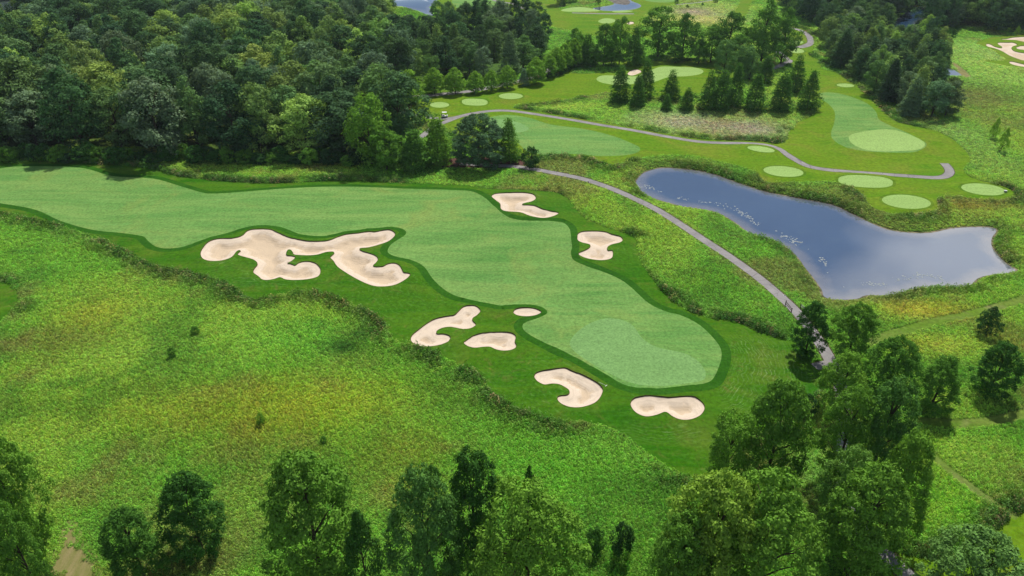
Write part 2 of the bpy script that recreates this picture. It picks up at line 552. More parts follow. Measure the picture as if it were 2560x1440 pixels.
B1 = Z(o1, k1, (100, 350), (115, 300), (160, 240), (220, 200), (320, 178), (450, 175), (530, 160), (580, 135), (620, 95), (680, 75), (780, 70), (880, 75), (940, 100), (1010, 130), (1090, 165), (1180, 185), (1300, 205), (1400, 210), (1500, 205), (1570, 190), (1640, 160), (1740, 130), (1850, 118), (1980, 100), (2060, 102), (2150, 85), (2220, 80), (2270, 105), (2283, 135), (2260, 170), (2200, 215), (2100, 250), (1990, 280), (1890, 290), (1900, 315), (1980, 340), (2060, 370), (2090, 410), (2070, 450), (2035, 485), (2080, 498), (2150, 490), (2200, 465), (2270, 455), (2330, 480), (2360, 530), (2380, 560), (2440, 570), (2450, 590), (2400, 640), (2300, 695), (2200, 718), (2080, 720), (1980, 695), (1860, 640), (1740, 570), (1640, 500), (1590, 430), (1555, 395), (1570, 375), (1600, 345), (1580, 328), (1500, 335), (1420, 360), (1330, 370), (1220, 368), (1150, 360), (1135, 335), (1112, 308), (1080, 308), (1060, 345), (1070, 368), (1110, 374), (1160, 385), (1150, 410), (1110, 440), (1075, 457), (1110, 464), (1160, 482), (1200, 455), (1260, 438), (1340, 440), (1400, 465), (1440, 510), (1445, 560), (1420, 605), (1350, 630), (1250, 645), (1130, 648), (1050, 640), (1010, 622), (980, 618), (930, 635), (850, 648), (790, 640), (750, 605), (700, 570), (692, 545), (710, 510), (735, 480), (735, 450), (700, 420), (640, 400), (560, 378), (515, 358), (535, 330), (550, 318), (530, 312), (500, 330), (470, 370), (430, 400), (350, 425), (250, 435), (170, 425), (120, 400))
o2, k2 = (850, 450), 2560 / 900
B2 = Z(o2, k2, (1078, 125), (1110, 105), (1200, 98), (1300, 97), (1370, 108), (1393, 135), (1370, 160), (1310, 175), (1300, 185), (1380, 190), (1440, 215), (1500, 230), (1550, 240), (1545, 255), (1490, 275), (1430, 280), (1350, 265), (1280, 240), (1180, 232), (1145, 215), (1140, 180), (1110, 155))
B3 = Z(o2, k2, (1688, 415), (1695, 390), (1740, 373), (1870, 375), (1930, 395), (1990, 410), (2010, 435), (1990, 455), (1930, 470), (1900, 490), (1905, 512), (1935, 512), (1940, 540), (1925, 570), (1860, 582), (1770, 572), (1710, 550), (1698, 530), (1740, 510), (1775, 490), (1775, 470), (1720, 455), (1692, 440))
o4, k4 = (980, 740), 2508 / 540
B4 = Z(o4, k4, (220, 520), (240, 470), (310, 410), (420, 330), (500, 285), (620, 255), (720, 240), (770, 200), (820, 150), (880, 128), (960, 130), (1010, 160), (1027, 195), (990, 240), (940, 275), (935, 305), (970, 345), (965, 375), (920, 405), (850, 415), (760, 395), (680, 380), (600, 388), (540, 412), (515, 440), (530, 460), (600, 460), (660, 480), (680, 515), (660, 550), (600, 580), (500, 600), (400, 608), (300, 595), (240, 560))
B5 = Z(o4, k4, (837, 575), (860, 545), (930, 500), (1030, 465), (1150, 445), (1280, 437), (1380, 445), (1430, 475), (1435, 510), (1425, 550), (1443, 590), (1430, 625), (1370, 650), (1280, 655), (1200, 638), (1140, 612), (1060, 612), (960, 622), (880, 605))
B6 = Z(o4, k4, (1410, 205), (1430, 175), (1490, 155), (1580, 153), (1670, 168), (1735, 203), (1690, 235), (1620, 252), (1540, 256), (1460, 245), (1420, 225))
B7 = Z(o4, k4, (1652, 950), (1680, 910), (1760, 885), (1850, 870), (1960, 857), (2020, 857), (2090, 890), (2200, 935), (2300, 985), (2390, 1040), (2440, 1090), (2443, 1130), (2420, 1190), (2370, 1250), (2290, 1290), (2180, 1315), (2070, 1312), (1980, 1280), (1930, 1240), (1922, 1200), (1950, 1180), (2030, 1170), (2060, 1145), (2050, 1110), (1990, 1070), (1930, 1045), (1850, 1040), (1770, 1050), (1700, 1020), (1665, 985))
B8 = [(1576, 1016), (1585, 1001), (1613, 996), (1669, 999), (1729, 996), (1751, 1007), (1761, 1023), (1751, 1042), (1727, 1053), (1702, 1054), (1681, 1046), (1669, 1037), (1659, 1035), (1641, 1042), (1613, 1046), (1588, 1035)]
o5, k5 = (2200, 0), 2560 / 360
BR1 = Z(o5, k5, (1890, 785), (1950, 780), (2050, 830), (2150, 850), (2170, 830), (2100, 785), (2110, 755), (2250, 755), (2370, 755), (2440, 795), (2360, 825), (2340, 860), (2400, 910), (2560, 940), (2760, 950), (2900, 1000), (2760, 1090), (2560, 1075), (2450, 1045), (2300, 985), (2180, 915), (2050, 862), (1910, 825))
BR2 = Z(o5, k5, (2300, 1100), (2350, 1090), (2560, 1140), (2700, 1150), (2750, 1180), (2700, 1195), (2560, 1188), (2420, 1165), (2320, 1130))
BR3 = Z(o5, k5, (2150, 688), (2250, 688), (2350, 665), (2560, 650), (2750, 655), (2800, 710), (2700, 755), (2560, 742), (2400, 712), (2200, 705))
BR4 = Z(o5, k5, (2420, 850), (2480, 818), (2560, 810), (2700, 812), (2760, 850), (2700, 888), (2500, 880))
o6, k6 = (1360, 0), 2560 / 540
BG3 = Z(o6, k6, (990, 870), (1040, 830), (1110, 820), (1160, 850), (1100, 890), (1030, 905))
BF = [(1567, 57), (1573, 54), (1582, 54), (1585, 58), (1576, 61), (1569, 60)]
BF2 = [(1540, 51), (1545, 49), (1550, 51), (1545, 54)]
GREEN3 = Z(o6, k6, (1300, 830), (1400, 800), (1600, 805), (1800, 815), (1885, 850), (1850, 890), (1700, 915), (1550, 920), (1450, 932), (1330, 975), (1250, 985), (900, 1020), (700, 995), (625, 960), (640, 925), (720, 905), (900, 910), (1080, 915), (1180, 880))
POND = [(1590, 458), (1600, 440), (1620, 428), (1660, 420), (1730, 425), (1783, 436), (1843, 457), (1885, 471), (1924, 482), (2012, 499), (2082, 513), (2128, 534), (2180, 559), (2222, 575), (2275, 582), (2328, 582), (2381, 571), (2433, 568), (2479, 569), (2491, 577), (2480, 594), (2479, 615), (2493, 636), (2518, 661), (2539, 675), (2521, 682), (2476, 687), (2444, 696), (2423, 714), (2381, 719), (2321, 719), (2272, 726), (2223, 738), (2166, 738), (2142, 747), (2092, 749), (2061, 742), (2054, 724), (2033, 693), (2012, 668), (1998, 647), (1976, 626), (1941, 605), (1906, 594), (1871, 580), (1843, 559), (1801, 534), (1765, 524), (1713, 517), (1678, 508), (1640, 497), (1608, 482)]
UPPER = [(985, 290), (1005, 272), (1040, 258), (1060, 242), (1120, 237), (1190, 229), (1270, 214), (1340, 198), (1400, 186), (1440, 168), (1500, 155), (1650, 152), (1760, 152), (1830, 150), (1900, 140), (1950, 120), (1955, 95), (1975, 74), (2005, 70), (2032, 92), (2036, 122), (2030, 140), (2050, 151), (2057, 172), (2096, 183), (2131, 207), (2166, 232), (2187, 253), (2208, 274), (2240, 302), (2293, 315), (2349, 330), (2391, 355), (2419, 383), (2426, 404), (2412, 418), (2416, 436), (2469, 459), (2518, 471), (2539, 485), (2535, 496), (2504, 503), (2451, 499), (2398, 494), (2360, 492), (2346, 503), (2349, 520), (2328, 534), (2293, 538), (2240, 536), (2194, 524), (2170, 510), (2159, 496), (2117, 468), (2064, 454), (2029, 454), (1976, 457), (1913, 454), (1885, 432), (1857, 418), (1801, 404), (1730, 390), (1659, 388), (1606, 394), (1571, 404), (1536, 418), (1500, 408), (1465, 394), (1413, 388), (1353, 391), (1310, 398), (1200, 370), (1120, 330), (1050, 300)]
ISLAND = [(1281, 268), (1330, 262), (1400, 254), (1470, 240), (1520, 230), (1545, 236), (1620, 246), (1700, 246), (1750, 236), (1790, 205), (1850, 190), (1900, 165), (1950, 135), (1975, 160), (1990, 190), (2015, 230), (2045, 262), (2038, 276), (2029, 288), (1994, 306), (1973, 327), (1966, 348), (1941, 358), (1905, 353), (1860, 351), (1800, 350), (1740, 346), (1660, 333), (1580, 318), (1500, 305), (1420, 290), (1330, 276)]
MOUND = [(1428, 180), (1445, 165), (1480, 158), (1530, 160), (1562, 165), (1545, 175), (1500, 182), (1455, 184)]
FAIR2 = [(1230, 292), (1272, 287), (1325, 295), (1377, 311), (1465, 323), (1536, 341), (1581, 359), (1599, 369), (1595, 380), (1564, 388), (1500, 390), (1430, 385), (1377, 388), (1345, 385), (1316, 378), (1290, 355), (1240, 345), (1210, 320), (1208, 303)]
GREEN2 = [(1225, 303), (1270, 302), (1310, 315), (1322, 325), (1305, 333), (1270, 336), (1235, 326)]
FAIR3 = [(2054, 232), (2089, 232), (2131, 243), (2170, 260), (2191, 281), (2198, 299), (2230, 316), (2265, 334), (2300, 352), (2316, 364), (2303, 377), (2275, 384), (2205, 384), (2152, 379), (2110, 367), (2082, 348), (2078, 330), (2085, 309), (2087, 281), (2071, 260), (2052, 246)]
GREEN4 = [(2121, 348), (2135, 337), (2194, 327), (2240, 329), (2286, 345), (2311, 362), (2293, 377), (2222, 382), (2170, 379), (2135, 366)]
FARMOWN = [(1060, -45), (1900, -45), (1880, 5), (1862, 45), (1830, 60), (1690, 95), (1640, 102), (1560, 85), (1480, 90), (1400, 70), (1300, 60), (1200, 62), (1120, 50), (1085, 10)]
FARMEADOW = [(1610, 40), (1650, 22), (1690, 8), (1720, -12), (1845, -14), (1845, 10), (1835, 28), (1835, 62), (1690, 92), (1640, 90), (1600, 70)]
FARMEADOW2 = [(1395, 20), (1420, -5), (1480, -20), (1530, -20), (1526, 8), (1490, 18), (1440, 20)]
FARFAIR = [(1165, -30), (1215, -28), (1240, 0), (1256, 14), (1250, 26), (1205, 30), (1150, 24), (1130, 0)]
FARFAIR2 = [(1600, -20), (1700, -20), (1690, 2), (1650, 6), (1610, 0)]
FARTEE = [(1402, 26), (1420, 20), (1450, 17), (1478, 21), (1500, 27), (1470, 29), (1420, 29)]
FARTEE2 = [(1530, 28), (1545, 26), (1570, 26), (1582, 28), (1560, 31), (1540, 31)]
FARGREEN = [(1495, 55), (1510, 48), (1530, 49), (1540, 54), (1525, 60), (1505, 60)]
FARPOND = [(1482, 22), (1495, 18), (1528, 13), (1534, 7), (1510, -5), (1560, -8), (1580, 3), (1598, 10), (1603, 16), (1590, 22), (1560, 26), (1515, 27)]
MUDFLAT = [(1515, -4), (1555, -7), (1575, 4), (1568, 12), (1545, 10), (1530, 6)]
LAKE = [(940, -5), (990, -22), (1040, -30), (1085, -20), (1092, 5), (1075, 18), (1085, 40), (1060, 34), (1020, 20), (970, 12)]
RIVER = [(2210, 80), (2250, 40), (2300, 15), (2330, 30), (2300, 55), (2280, 75), (2250, 90)]
PUDDLE = [(2345, 168), (2362, 165), (2385, 175), (2402, 186), (2400, 190), (2370, 188), (2350, 180)]
TANBANK = [(2380, 157), (2388, 158), (2405, 170), (2428, 190), (2425, 194), (2405, 190), (2392, 175)]
RIGHTMOWN = [(2440, 108), (2470, 96), (2500, 92), (2620, 86), (2640, 172), (2540, 168), (2490, 160), (2460, 152), (2510, 150), (2500, 140), (2480, 125)]
LEFTMOWN = [(-40, 690), (0, 701), (25, 710), (42, 730), (46, 748), (38, 768), (20, 786), (0, 806), (-40, 830)]
DIRT = [(60, 1480), (120, 1410), (148, 1345), (160, 1312), (188, 1300), (212, 1345), (240, 1385), (252, 1420), (240, 1480)]
CORNER = [(2640, 1262), (2560, 1276), (2535, 1288), (2490, 1320), (2462, 1358), (2420, 1385), (2350, 1396), (2290, 1392), (2252, 1384), (2225, 1385), (2240, 1480), (2300, 1520), (2640, 1520)]
CORNERFAIR = [(2640, 1380), (2560, 1406), (2530, 1425), (2515, 1460), (2530, 1520), (2640, 1520)]
MULCH = [(1075, 408), (1120, 397), (1200, 393), (1290, 397), (1318, 408), (1300, 416), (1230, 421), (1150, 419), (1090, 417)]
MULCH2 = [(955, 285), (968, 268), (1000, 258), (1030, 262), (1020, 275), (1010, 282), (985, 286)]


def ell(cx, cy, rx, ry, sh=0.0, n=14, sq=0.0):
    out = []
    for i in range(n):
        a = 2 * math.pi * i / n
        c, s = math.cos(a), math.sin(a)
        r = 1 + sq * math.sin(2 * a) ** 2
        out.append((cx + rx * c * r, cy + ry * s * r + sh * rx * c))
    return out


TEES = [
    (ell(1099, 265, 24, 7), 'pale round tee at the cart end of the practice lawn'),
    (ell(1187, 258, 32, 8.5, .03, 14, .1), 'pale rounded tee between the two round ones on the practice lawn'),
    (ell(1277, 243, 30, 7.5), 'pale oval tee beside the maple row, furthest from the golf cart'),
    (ell(1902, 376, 34, 7, .13), 'small slanted oval tee between the pond bank and the curve of the upper path'),
    (ell(1958, 432, 50, 13, .08), 'oval tee right above the head of the pond'),
    (ell(2163, 457, 68, 15, .06, 14, .08), 'long oval tee under the straight stretch of the upper path'),
    (ell(2265, 508, 61, 17, .08), 'large oval tee on the tongue of lawn over the pond'),
    (ell(2457, 477, 55, 14, .1), 'oval tee with the small white box on it'),
    (ell(2113, 216, 22, 4.5, .05), 'tiny oval tee beside the conifer belt'),
    (ell(1990, 108, 18, 4.5), 'far tee inside the bend of the grey path'),
    (ell(1991, 129, 19, 6, .08), 'far round green under the bend of the grey path'),
]
PATHS = {
    'main': ([(1150, 409), (1220, 413), (1285, 416), (1340, 424), (1400, 435), (1460, 448), (1520, 468), (1570, 489), (1640, 523), (1700, 560), (1760, 600), (1830, 646), (1900, 697), (1950, 740), (1990, 778), (2020, 815), (2045, 850), (2070, 890), (2092, 935), (2108, 1000), (2112, 1080), (2110, 1160), (2116, 1230), (2140, 1300), (2180, 1352), (2222, 1393), (2262, 1432), (2330, 1500)], 2.35),
    'spur': ([(2085, 905), (2060, 911), (2036, 917)], 2.0),
    'upper': ([(975, 268), (1000, 279), (1030, 286), (1065, 292), (1100, 296), (1135, 294), (1180, 284), (1230, 277), (1275, 277), (1330, 284), (1420, 298), (1500, 312), (1580, 325), (1660, 340), (1740, 353), (1800, 357), (1860, 358), (1910, 362), (1940, 370), (1965, 385), (1990, 400), (2020, 415), (2060, 423), (2120, 429), (2200, 435), (2280, 440.5), (2335, 444), (2362, 441), (2374, 431), (2370, 419), (2360, 408)], 2.5),
    'branch': ([(1150, 291), (1120, 302), (1085, 318), (1050, 345)], 2.4),
    'road': ([(1000, 248), (1050, 241), (1100, 236), (1180, 227), (1250, 213), (1320, 197), (1366, 182), (1384, 166)], 4.0),
    'bend': ([(1900, 178), (1940, 168), (1972, 154), (1966, 147), (1955, 137), (1945, 130), (1950, 122), (1975, 120), (2003, 118), (2022, 112), (2027, 104), (2022, 90), (2008, 79), (1985, 71), (1965, 68)], 3.2),
    'far': ([(1215, -10), (1240, 2), (1275, 8), (1295, 15), (1310, 22)], 3.0),
    'far_lane': ([(1430, 32), (1500, 34), (1585, 34.5)], 2.6),
    'far_track': ([(1690, 12), (1740, 7), (1765, 3), (1790, -2)], 2.5),
}
STRIPS = [([(2170, 858), (2220, 838), (2270, 824), (2330, 806), (2440, 782), (2500, 766), (2600, 735)], 2.4),
          ([(2270, 1046), (2330, 1055), (2400, 1059), (2470, 1054), (2530, 1042), (2620, 1020)], 2.2),
          ([(2310, 1120), (2360, 1165), (2420, 1212), (2480, 1255), (2545, 1294)], 1.7)]
WATER_Z = -1.0

# ------------------------------------------------------------------ regions in plan
REG = []      # name, zone, polygon, props   (later ones lie on top)


def reg(name, zone, px, n=4, level=None, world=None, **props):
    P = ccw(world if world is not None else proj(smooth(px, n), level))
    REG.append((name, zone, P, props))
    return P


def ribbon(px, w):
    C = smooth(proj(smooth(px, 4, False)), 2, False)
    d = np.gradient(C, axis=0)
    d /= np.linalg.norm(d, axis=1)[:, None]
    nrm = np.stack([-d[:, 1], d[:, 0]], 1)
    return np.vstack([C + nrm * w / 2, (C - nrm * w / 2)[::-1]]), C


S = dict(kind='structure')
P_rough = reg('mown_rough', 'rough', ROUGH, label='dark green mown rough around the main hole', **S)
P_upper = reg('sunny_lawn', 'rough_far', UPPER, label='sunlit mown lawn around the upper path and tees', **S)
reg('far_lawn', 'rough_far', FARMOWN, label='bright lawn of the far holes beyond the tree belt', **S)
reg('lawn_patch', 'rough_far', RIGHTMOWN, label='mown turf around the far sprawling bunkers', **S)
P_leftm = reg('lawn_patch', 'rough', LEFTMOWN, label='rounded tip of a mown lawn at the meadow edge', **S)
P_corner = reg('lawn_patch', 'rough_far', CORNER, label='mown lawn in the bottom corner by the grey path', **S)
P_isl = reg('meadow', 'meadow', ISLAND)
P_mound = reg('meadow', 'meadow', MOUND)
reg('meadow', 'meadow', FARMEADOW)
reg('meadow', 'meadow', FARMEADOW2)
P_dirt = reg('dirt_track', 'dirt', DIRT, label='pale bare earth track under the corner trees', **S)
reg('mulch_bed', 'mulch', MULCH, label='brown mulch under the round dark trees', **S)
reg('mulch_bed', 'mulch', MULCH2, label='brown mulch beside the bins', **S)
reg('earth_bank', 'dirt', TANBANK, label='bare tan bank by the little pool', **S)
for i, (px, w) in enumerate(STRIPS):
    W_, _c = ribbon(px, w)
    reg('mown_strip', 'strip' if i < 3 else 'dirt', None, world=W_, **S)
P_fair = proj(smooth(FAIRWAY, 4))
reg('first_cut', 'first_cut', None, world=offset(P_fair, 1.8), label='darker band of turf around the main fairway', **S)
P_fair = reg('fairway', 'fairway', FAIRWAY, label='pale striped fairway of the main hole', **S)
P_fair2 = reg('fairway', 'fairway', FAIR2, label='pale fairway below the thin grey path', **S)
P_fair3 = reg('fairway', 'fairway', FAIR3, label='pale fairway running down beside the conifer belt', **S)
reg('fairway', 'fairway', CORNERFAIR, label='sliver of pale fairway in the bottom corner', **S)
reg('fairway', 'fairway', FARFAIR, label='far pale fairway by the lake', **S)
reg('fairway', 'fairway', FARFAIR2, label='far pale fairway past the silver pond', **S)
GREENS = [reg('putting_green', 'green', GREEN1, label='large kidney shaped putting green of the main hole', **S),
          reg('putting_green', 'green', GREEN2, label='small putting green behind the round dark trees', **S),
          reg('putting_green', 'tee', GREEN3, label='putting green behind the conifers with one bunker', **S),
          reg('putting_green', 'tee', GREEN4, label='oval putting green at the end of the belt fairway', **S),
          reg('putting_green', 'tee', FARGREEN, label='far putting green beside the tiny bunker', **S)]
reg('tee', 'tee', FARTEE, label='far long tee this side of the silver pond', **S)
reg('tee', 'tee', FARTEE2, label='far small tee under the silver pond', **S)
for px, lab in TEES:
    reg('tee_fringe', 'fringe', None, world=offset(proj(smooth(px, 4)), .8), **S)
    GREENS.append(reg('tee', 'tee', px, label=lab, **S))
P_shore = offset(proj(smooth(POND, 3), WATER_Z), .7)
reg('pond_shore', 'shore', None, world=P_shore, label='muddy rim of the pond', **S)
P_pond = reg('pond', 'water', POND, 3, WATER_Z, label='blue pond reflecting clouds, weed drifting along the shore', **S)
reg('pond', 'water', FARPOND, 3, label='far silvery pond with a dark mud flat', **S)
reg('mud_flat', 'mud', MUDFLAT, 3, label='dark mud flat in the far pond', **S)
reg('lake', 'water', LAKE, 3, label='far pale lake behind the wood', **S)
reg('pond', 'water', RIVER, 3, label='glint of water among the far dark trees', **S)
reg('pond', 'water', PUDDLE, 3, label='little pale pool at the foot of the conifer belt', **S)
PATHLINES = {}
rib = {k: ribbon(px, w) for k, (px, w) in PATHS.items()}
for k, (px, w) in PATHS.items():
    reg('path_verge', 'verge', None, world=ribbon(px, w + (.7 if k == 'main' else .45))[0], **S)
PLAB = {'main': 'grey cart path curving past the pond', 'spur': 'short stub of the cart path by the near trees', 'upper': 'thin grey path winding to a hooked end above the pond',
        'branch': 'short path branching off beside the parked cart', 'road': 'grey lane behind the row of rounded maples', 'bend': 'grey path bending round the far tee',
        'far': 'far pale path along the lake fairway', 'far_lane': 'straight thin path in the far lawn', 'far_track': 'faint track in the far meadow'}
for k in PATHS:
    PATHLINES[k] = rib[k][1]
    reg('path', 'path', None, world=rib[k][0], label=PLAB[k], **S)
BUNK = []
for px, lab in ((B1, 'huge sprawling pale bunker with grassy fingers beside the fairway bend'),
                (B2, 'boot shaped bunker by the top edge of the fairway'),
                (B3, 'hourglass shaped bunker beside the tall weeds and the fairway'),
                (B4, 'hooked long bunker curling like a question mark'),
                (B5, 'teardrop bunker between the hooked one and the collar'),
                (B6, 'smallest oval bunker nestled in the fairway edge'),
                (B7, 'comma shaped bunker at the foot of the green, rake on its rim'),
                (B8, 'bean shaped bunker below the putting green'),
                (BG3, 'pale bunker half hidden behind the pair of conifers'),
                (BF, 'tiny far bunker beside the far green'), (BF2, 'speck of far bunker peeping over the trees'),
                (BR1, 'largest of the far sprawling bunkers at the picture edge'), (BR2, 'lowest of the far bunkers at the picture edge'),
                (BR3, 'topmost of the far bunkers at the picture edge'), (BR4, 'island bunker between the far sprawling ones')):
    BUNK.append(reg('bunker', 'sand', px, 3 if px is B1 else 4, label=lab, category='bunker', group='sand bunkers'))

# ------------------------------------------------------------------ one triangulation of the land, cut along every outline
pts = []
y = 52.0
while y < 760:
    d = math.hypot(y, CH)
    s = min(max(d / 95, 1.3), 8)
    xm = .76 * math.hypot(y * math.cos(PITCH) + CH * math.sin(PITCH), 0) + 25
    xs = np.arange(-xm, xm, s) + rng.uniform(0, s)
    pts.append(np.stack([xs + rng.uniform(-.25, .25, len(xs)) * s, y + rng.uniform(-.25, .25, len(xs)) * s], 1))
    y += s * .9
for P in BUNK[:8]:
    x0, y0 = P.min(0) - 2
    x1, y1 = P.max(0) + 2
    gx, gy = np.meshgrid(np.arange(x0, x1, .7), np.arange(y0, y1, .7))
    gx, gy = gx.ravel() + rng.uniform(-.15, .15, gx.size), gy.ravel() + rng.uniform(-.15, .15, gx.size)
    m = (inside(P, gx, gy)) & (dist(P, gx, gy, 3) > .3)
    pts.append(np.stack([gx[m], gy[m]], 1))
    pts.append(offset(P, 1.0))
gx, gy = np.meshgrid(np.arange(-3000, 3001, 250.0), np.arange(-600, 5001, 250.0))
gx, gy = gx.ravel(), gy.ravel()
m = (gy < 20) | (gy > 800) | (abs(gx) > .76 * (gy * math.cos(PITCH) + 40) + 60)
pts.append(np.stack([gx[m], gy[m]], 1))
allp = [np.vstack(pts)]
edges = []
n0 = len(allp[0])
for _n, _z, P, _p in REG:
    k = len(P)
    allp.append(P)
    edges += [(n0 + i, n0 + (i + 1) % k) for i in range(k)]
    n0 += k
allp = np.vstack(allp)
cv, ce, cf, *_rest = geometry.delaunay_2d_cdt([Vector(p) for p in allp.tolist()], edges, [], 0, 1e-4)
TV = np.array([(v.x, v.y) for v in cv])
TF = np.array(cf, dtype=np.int64)
a_, b_, c_ = TV[TF[:, 0]], TV[TF[:, 1]], TV[TF[:, 2]]
area = (b_[:, 0] - a_[:, 0]) * (c_[:, 1] - a_[:, 1]) - (b_[:, 1] - a_[:, 1]) * (c_[:, 0] - a_[:, 0])
TF[area < 0] = TF[area < 0][:, ::-1]
cen = (a_ + b_ + c_) / 3
tri_reg = np.full(len(TF), -1)
for i, (_n, _z, P, _p) in enumerate(REG):
    tri_reg[inside(P, cen[:, 0], cen[:, 1])] = i


def zone_at(x, y):
    r = np.full(len(x), -1)
    for i, (_n, _z, P, _p) in enumerate(REG):
        r[inside(P, x, y)] = i
    return r


def land(x, y):
    """final height of the land (bunker lips, raised tees and greens, pond bank)"""
    z = h0(x, y)
    for P in BUNK[:8]:
        d = dist(P, x, y, 8)
        z = z + .45 * np.exp(-(d / 2.6) ** 2)
    for P in GREENS:
        d = dist(P, x, y, 6)
        d = np.where(inside(P, x, y), 0, d)
        z = z + .45 * (1 - sstep(0, 4.5, d))
    d = dist(P_pond, x, y, 9)
    ins = inside(P_pond, x, y)
    z = np.where(ins, WATER_Z, z * sstep(0, 8, d) + WATER_Z * (1 - sstep(-1.5, 5.5, d)) / (1 - sstep(-1.5, 5.5, 0.0)))
    return z


TZ = land(TV[:, 0], TV[:, 1])

# meadow colours: drifts of plants of different kinds, plus two plain dark green patches
BLOBS = [(450, 1030, 260, 70, (124, 134, 44), .45), (780, 1010, 260, 90, (146, 152, 46), .55), (1010, 1130, 90, 60, (128, 122, 54), .45), (1010, 1235, 110, 50, (124, 122, 60), .5),
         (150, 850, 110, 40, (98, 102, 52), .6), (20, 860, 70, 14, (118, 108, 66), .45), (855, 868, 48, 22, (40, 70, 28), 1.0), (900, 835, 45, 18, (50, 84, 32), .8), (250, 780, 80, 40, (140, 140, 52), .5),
         (1700, 305, 90, 22, (158, 150, 140), .7), (1880, 322, 90, 28, (146, 134, 126), .75), (1640, 290, 60, 14, (138, 146, 90), .4), (1400, 265, 120, 14, (150, 172, 70), .6),
         (2430, 240, 130, 34, (104, 104, 62), .8), (2490, 300, 70, 34, (114, 114, 66), .6), (2400, 160, 150, 40, (128, 164, 76), .6), (2420, 515, 80, 14, (116, 108, 50), .8),
         (2300, 775, 110, 24, (156, 152, 54), .65), (2340, 860, 150, 34, (150, 152, 58), .55), (1740, 30, 60, 12, (150, 134, 126), .85), (1760, 50, 100, 10, (176, 172, 116), .7),
         (1800, 15, 60, 20, (146, 166, 92), .6), (700, 850, 160, 60, (100, 160, 60), .4), (1350, 1180, 200, 80, (92, 150, 44), .4), (2400, 1250, 150, 80, (120, 170, 52), .5), (2450, 1120, 120, 70, (124, 172, 60), .5),
         (640, 1250, 200, 90, (112, 162, 50), .4), (2060, 1200, 60, 100, (92, 136, 66), .7), (300, 600, 120, 30, (124, 150, 60), .4), (1480, 500, 60, 20, (118, 150, 50), .4),
         (1720, 408, 110, 16, (98, 116, 52), .8), (1900, 460, 70, 16, (92, 112, 48), .8), (2040, 476, 90, 16, (104, 118, 56), .75), (2160, 525, 70, 22, (92, 112, 50), .8), (2290, 560, 100, 18, (100, 118, 50), .8), (2440, 540, 90, 20, (118, 132, 58), .7),
         (2450, 130, 120, 40, (138, 168, 92), .6), (2480, 400, 90, 60, (124, 148, 74), .65), (2400, 330, 60, 40, (118, 142, 78), .6), (2520, 200, 80, 30, (132, 160, 84), .6), (1560, 450, 40, 24, (116, 136, 60), .5), (1800, 570, 60, 30, (92, 128, 52), .5), (1980, 690, 40, 40, (96, 124, 62), .5)]
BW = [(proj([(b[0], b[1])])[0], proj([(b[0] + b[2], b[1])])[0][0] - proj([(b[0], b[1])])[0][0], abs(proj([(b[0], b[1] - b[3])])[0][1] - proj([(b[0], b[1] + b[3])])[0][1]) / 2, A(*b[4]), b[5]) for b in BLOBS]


def meadow_col(x, y):
    g1, g2, g3, g4 = A(96, 138, 50), A(126, 148, 58), A(72, 114, 42), A(112, 108, 64)
    n1, n2, n3 = fbm(x / 38, y / 38, 3, 4), fbm(x / 11, y / 11, 11, 4), fbm(x / 19 + 7, y / 19, 23, 4)
    c = g1[None] * np.ones((len(x), 1))
    m = sstep(.48, .66, n1)[:, None] * .6
    c = c * (1 - m) + g2 * m
    m = sstep(.5, .7, n2)[:, None] * .6
    c = c * (1 - m) + g3 * m
    m = sstep(.58, .74, n3)[:, None] * .6
    c = c * (1 - m) + g4 * m
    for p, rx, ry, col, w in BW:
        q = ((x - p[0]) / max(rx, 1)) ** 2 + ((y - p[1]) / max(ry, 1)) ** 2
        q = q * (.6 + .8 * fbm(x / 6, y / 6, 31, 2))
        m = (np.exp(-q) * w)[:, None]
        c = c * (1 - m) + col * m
    return c


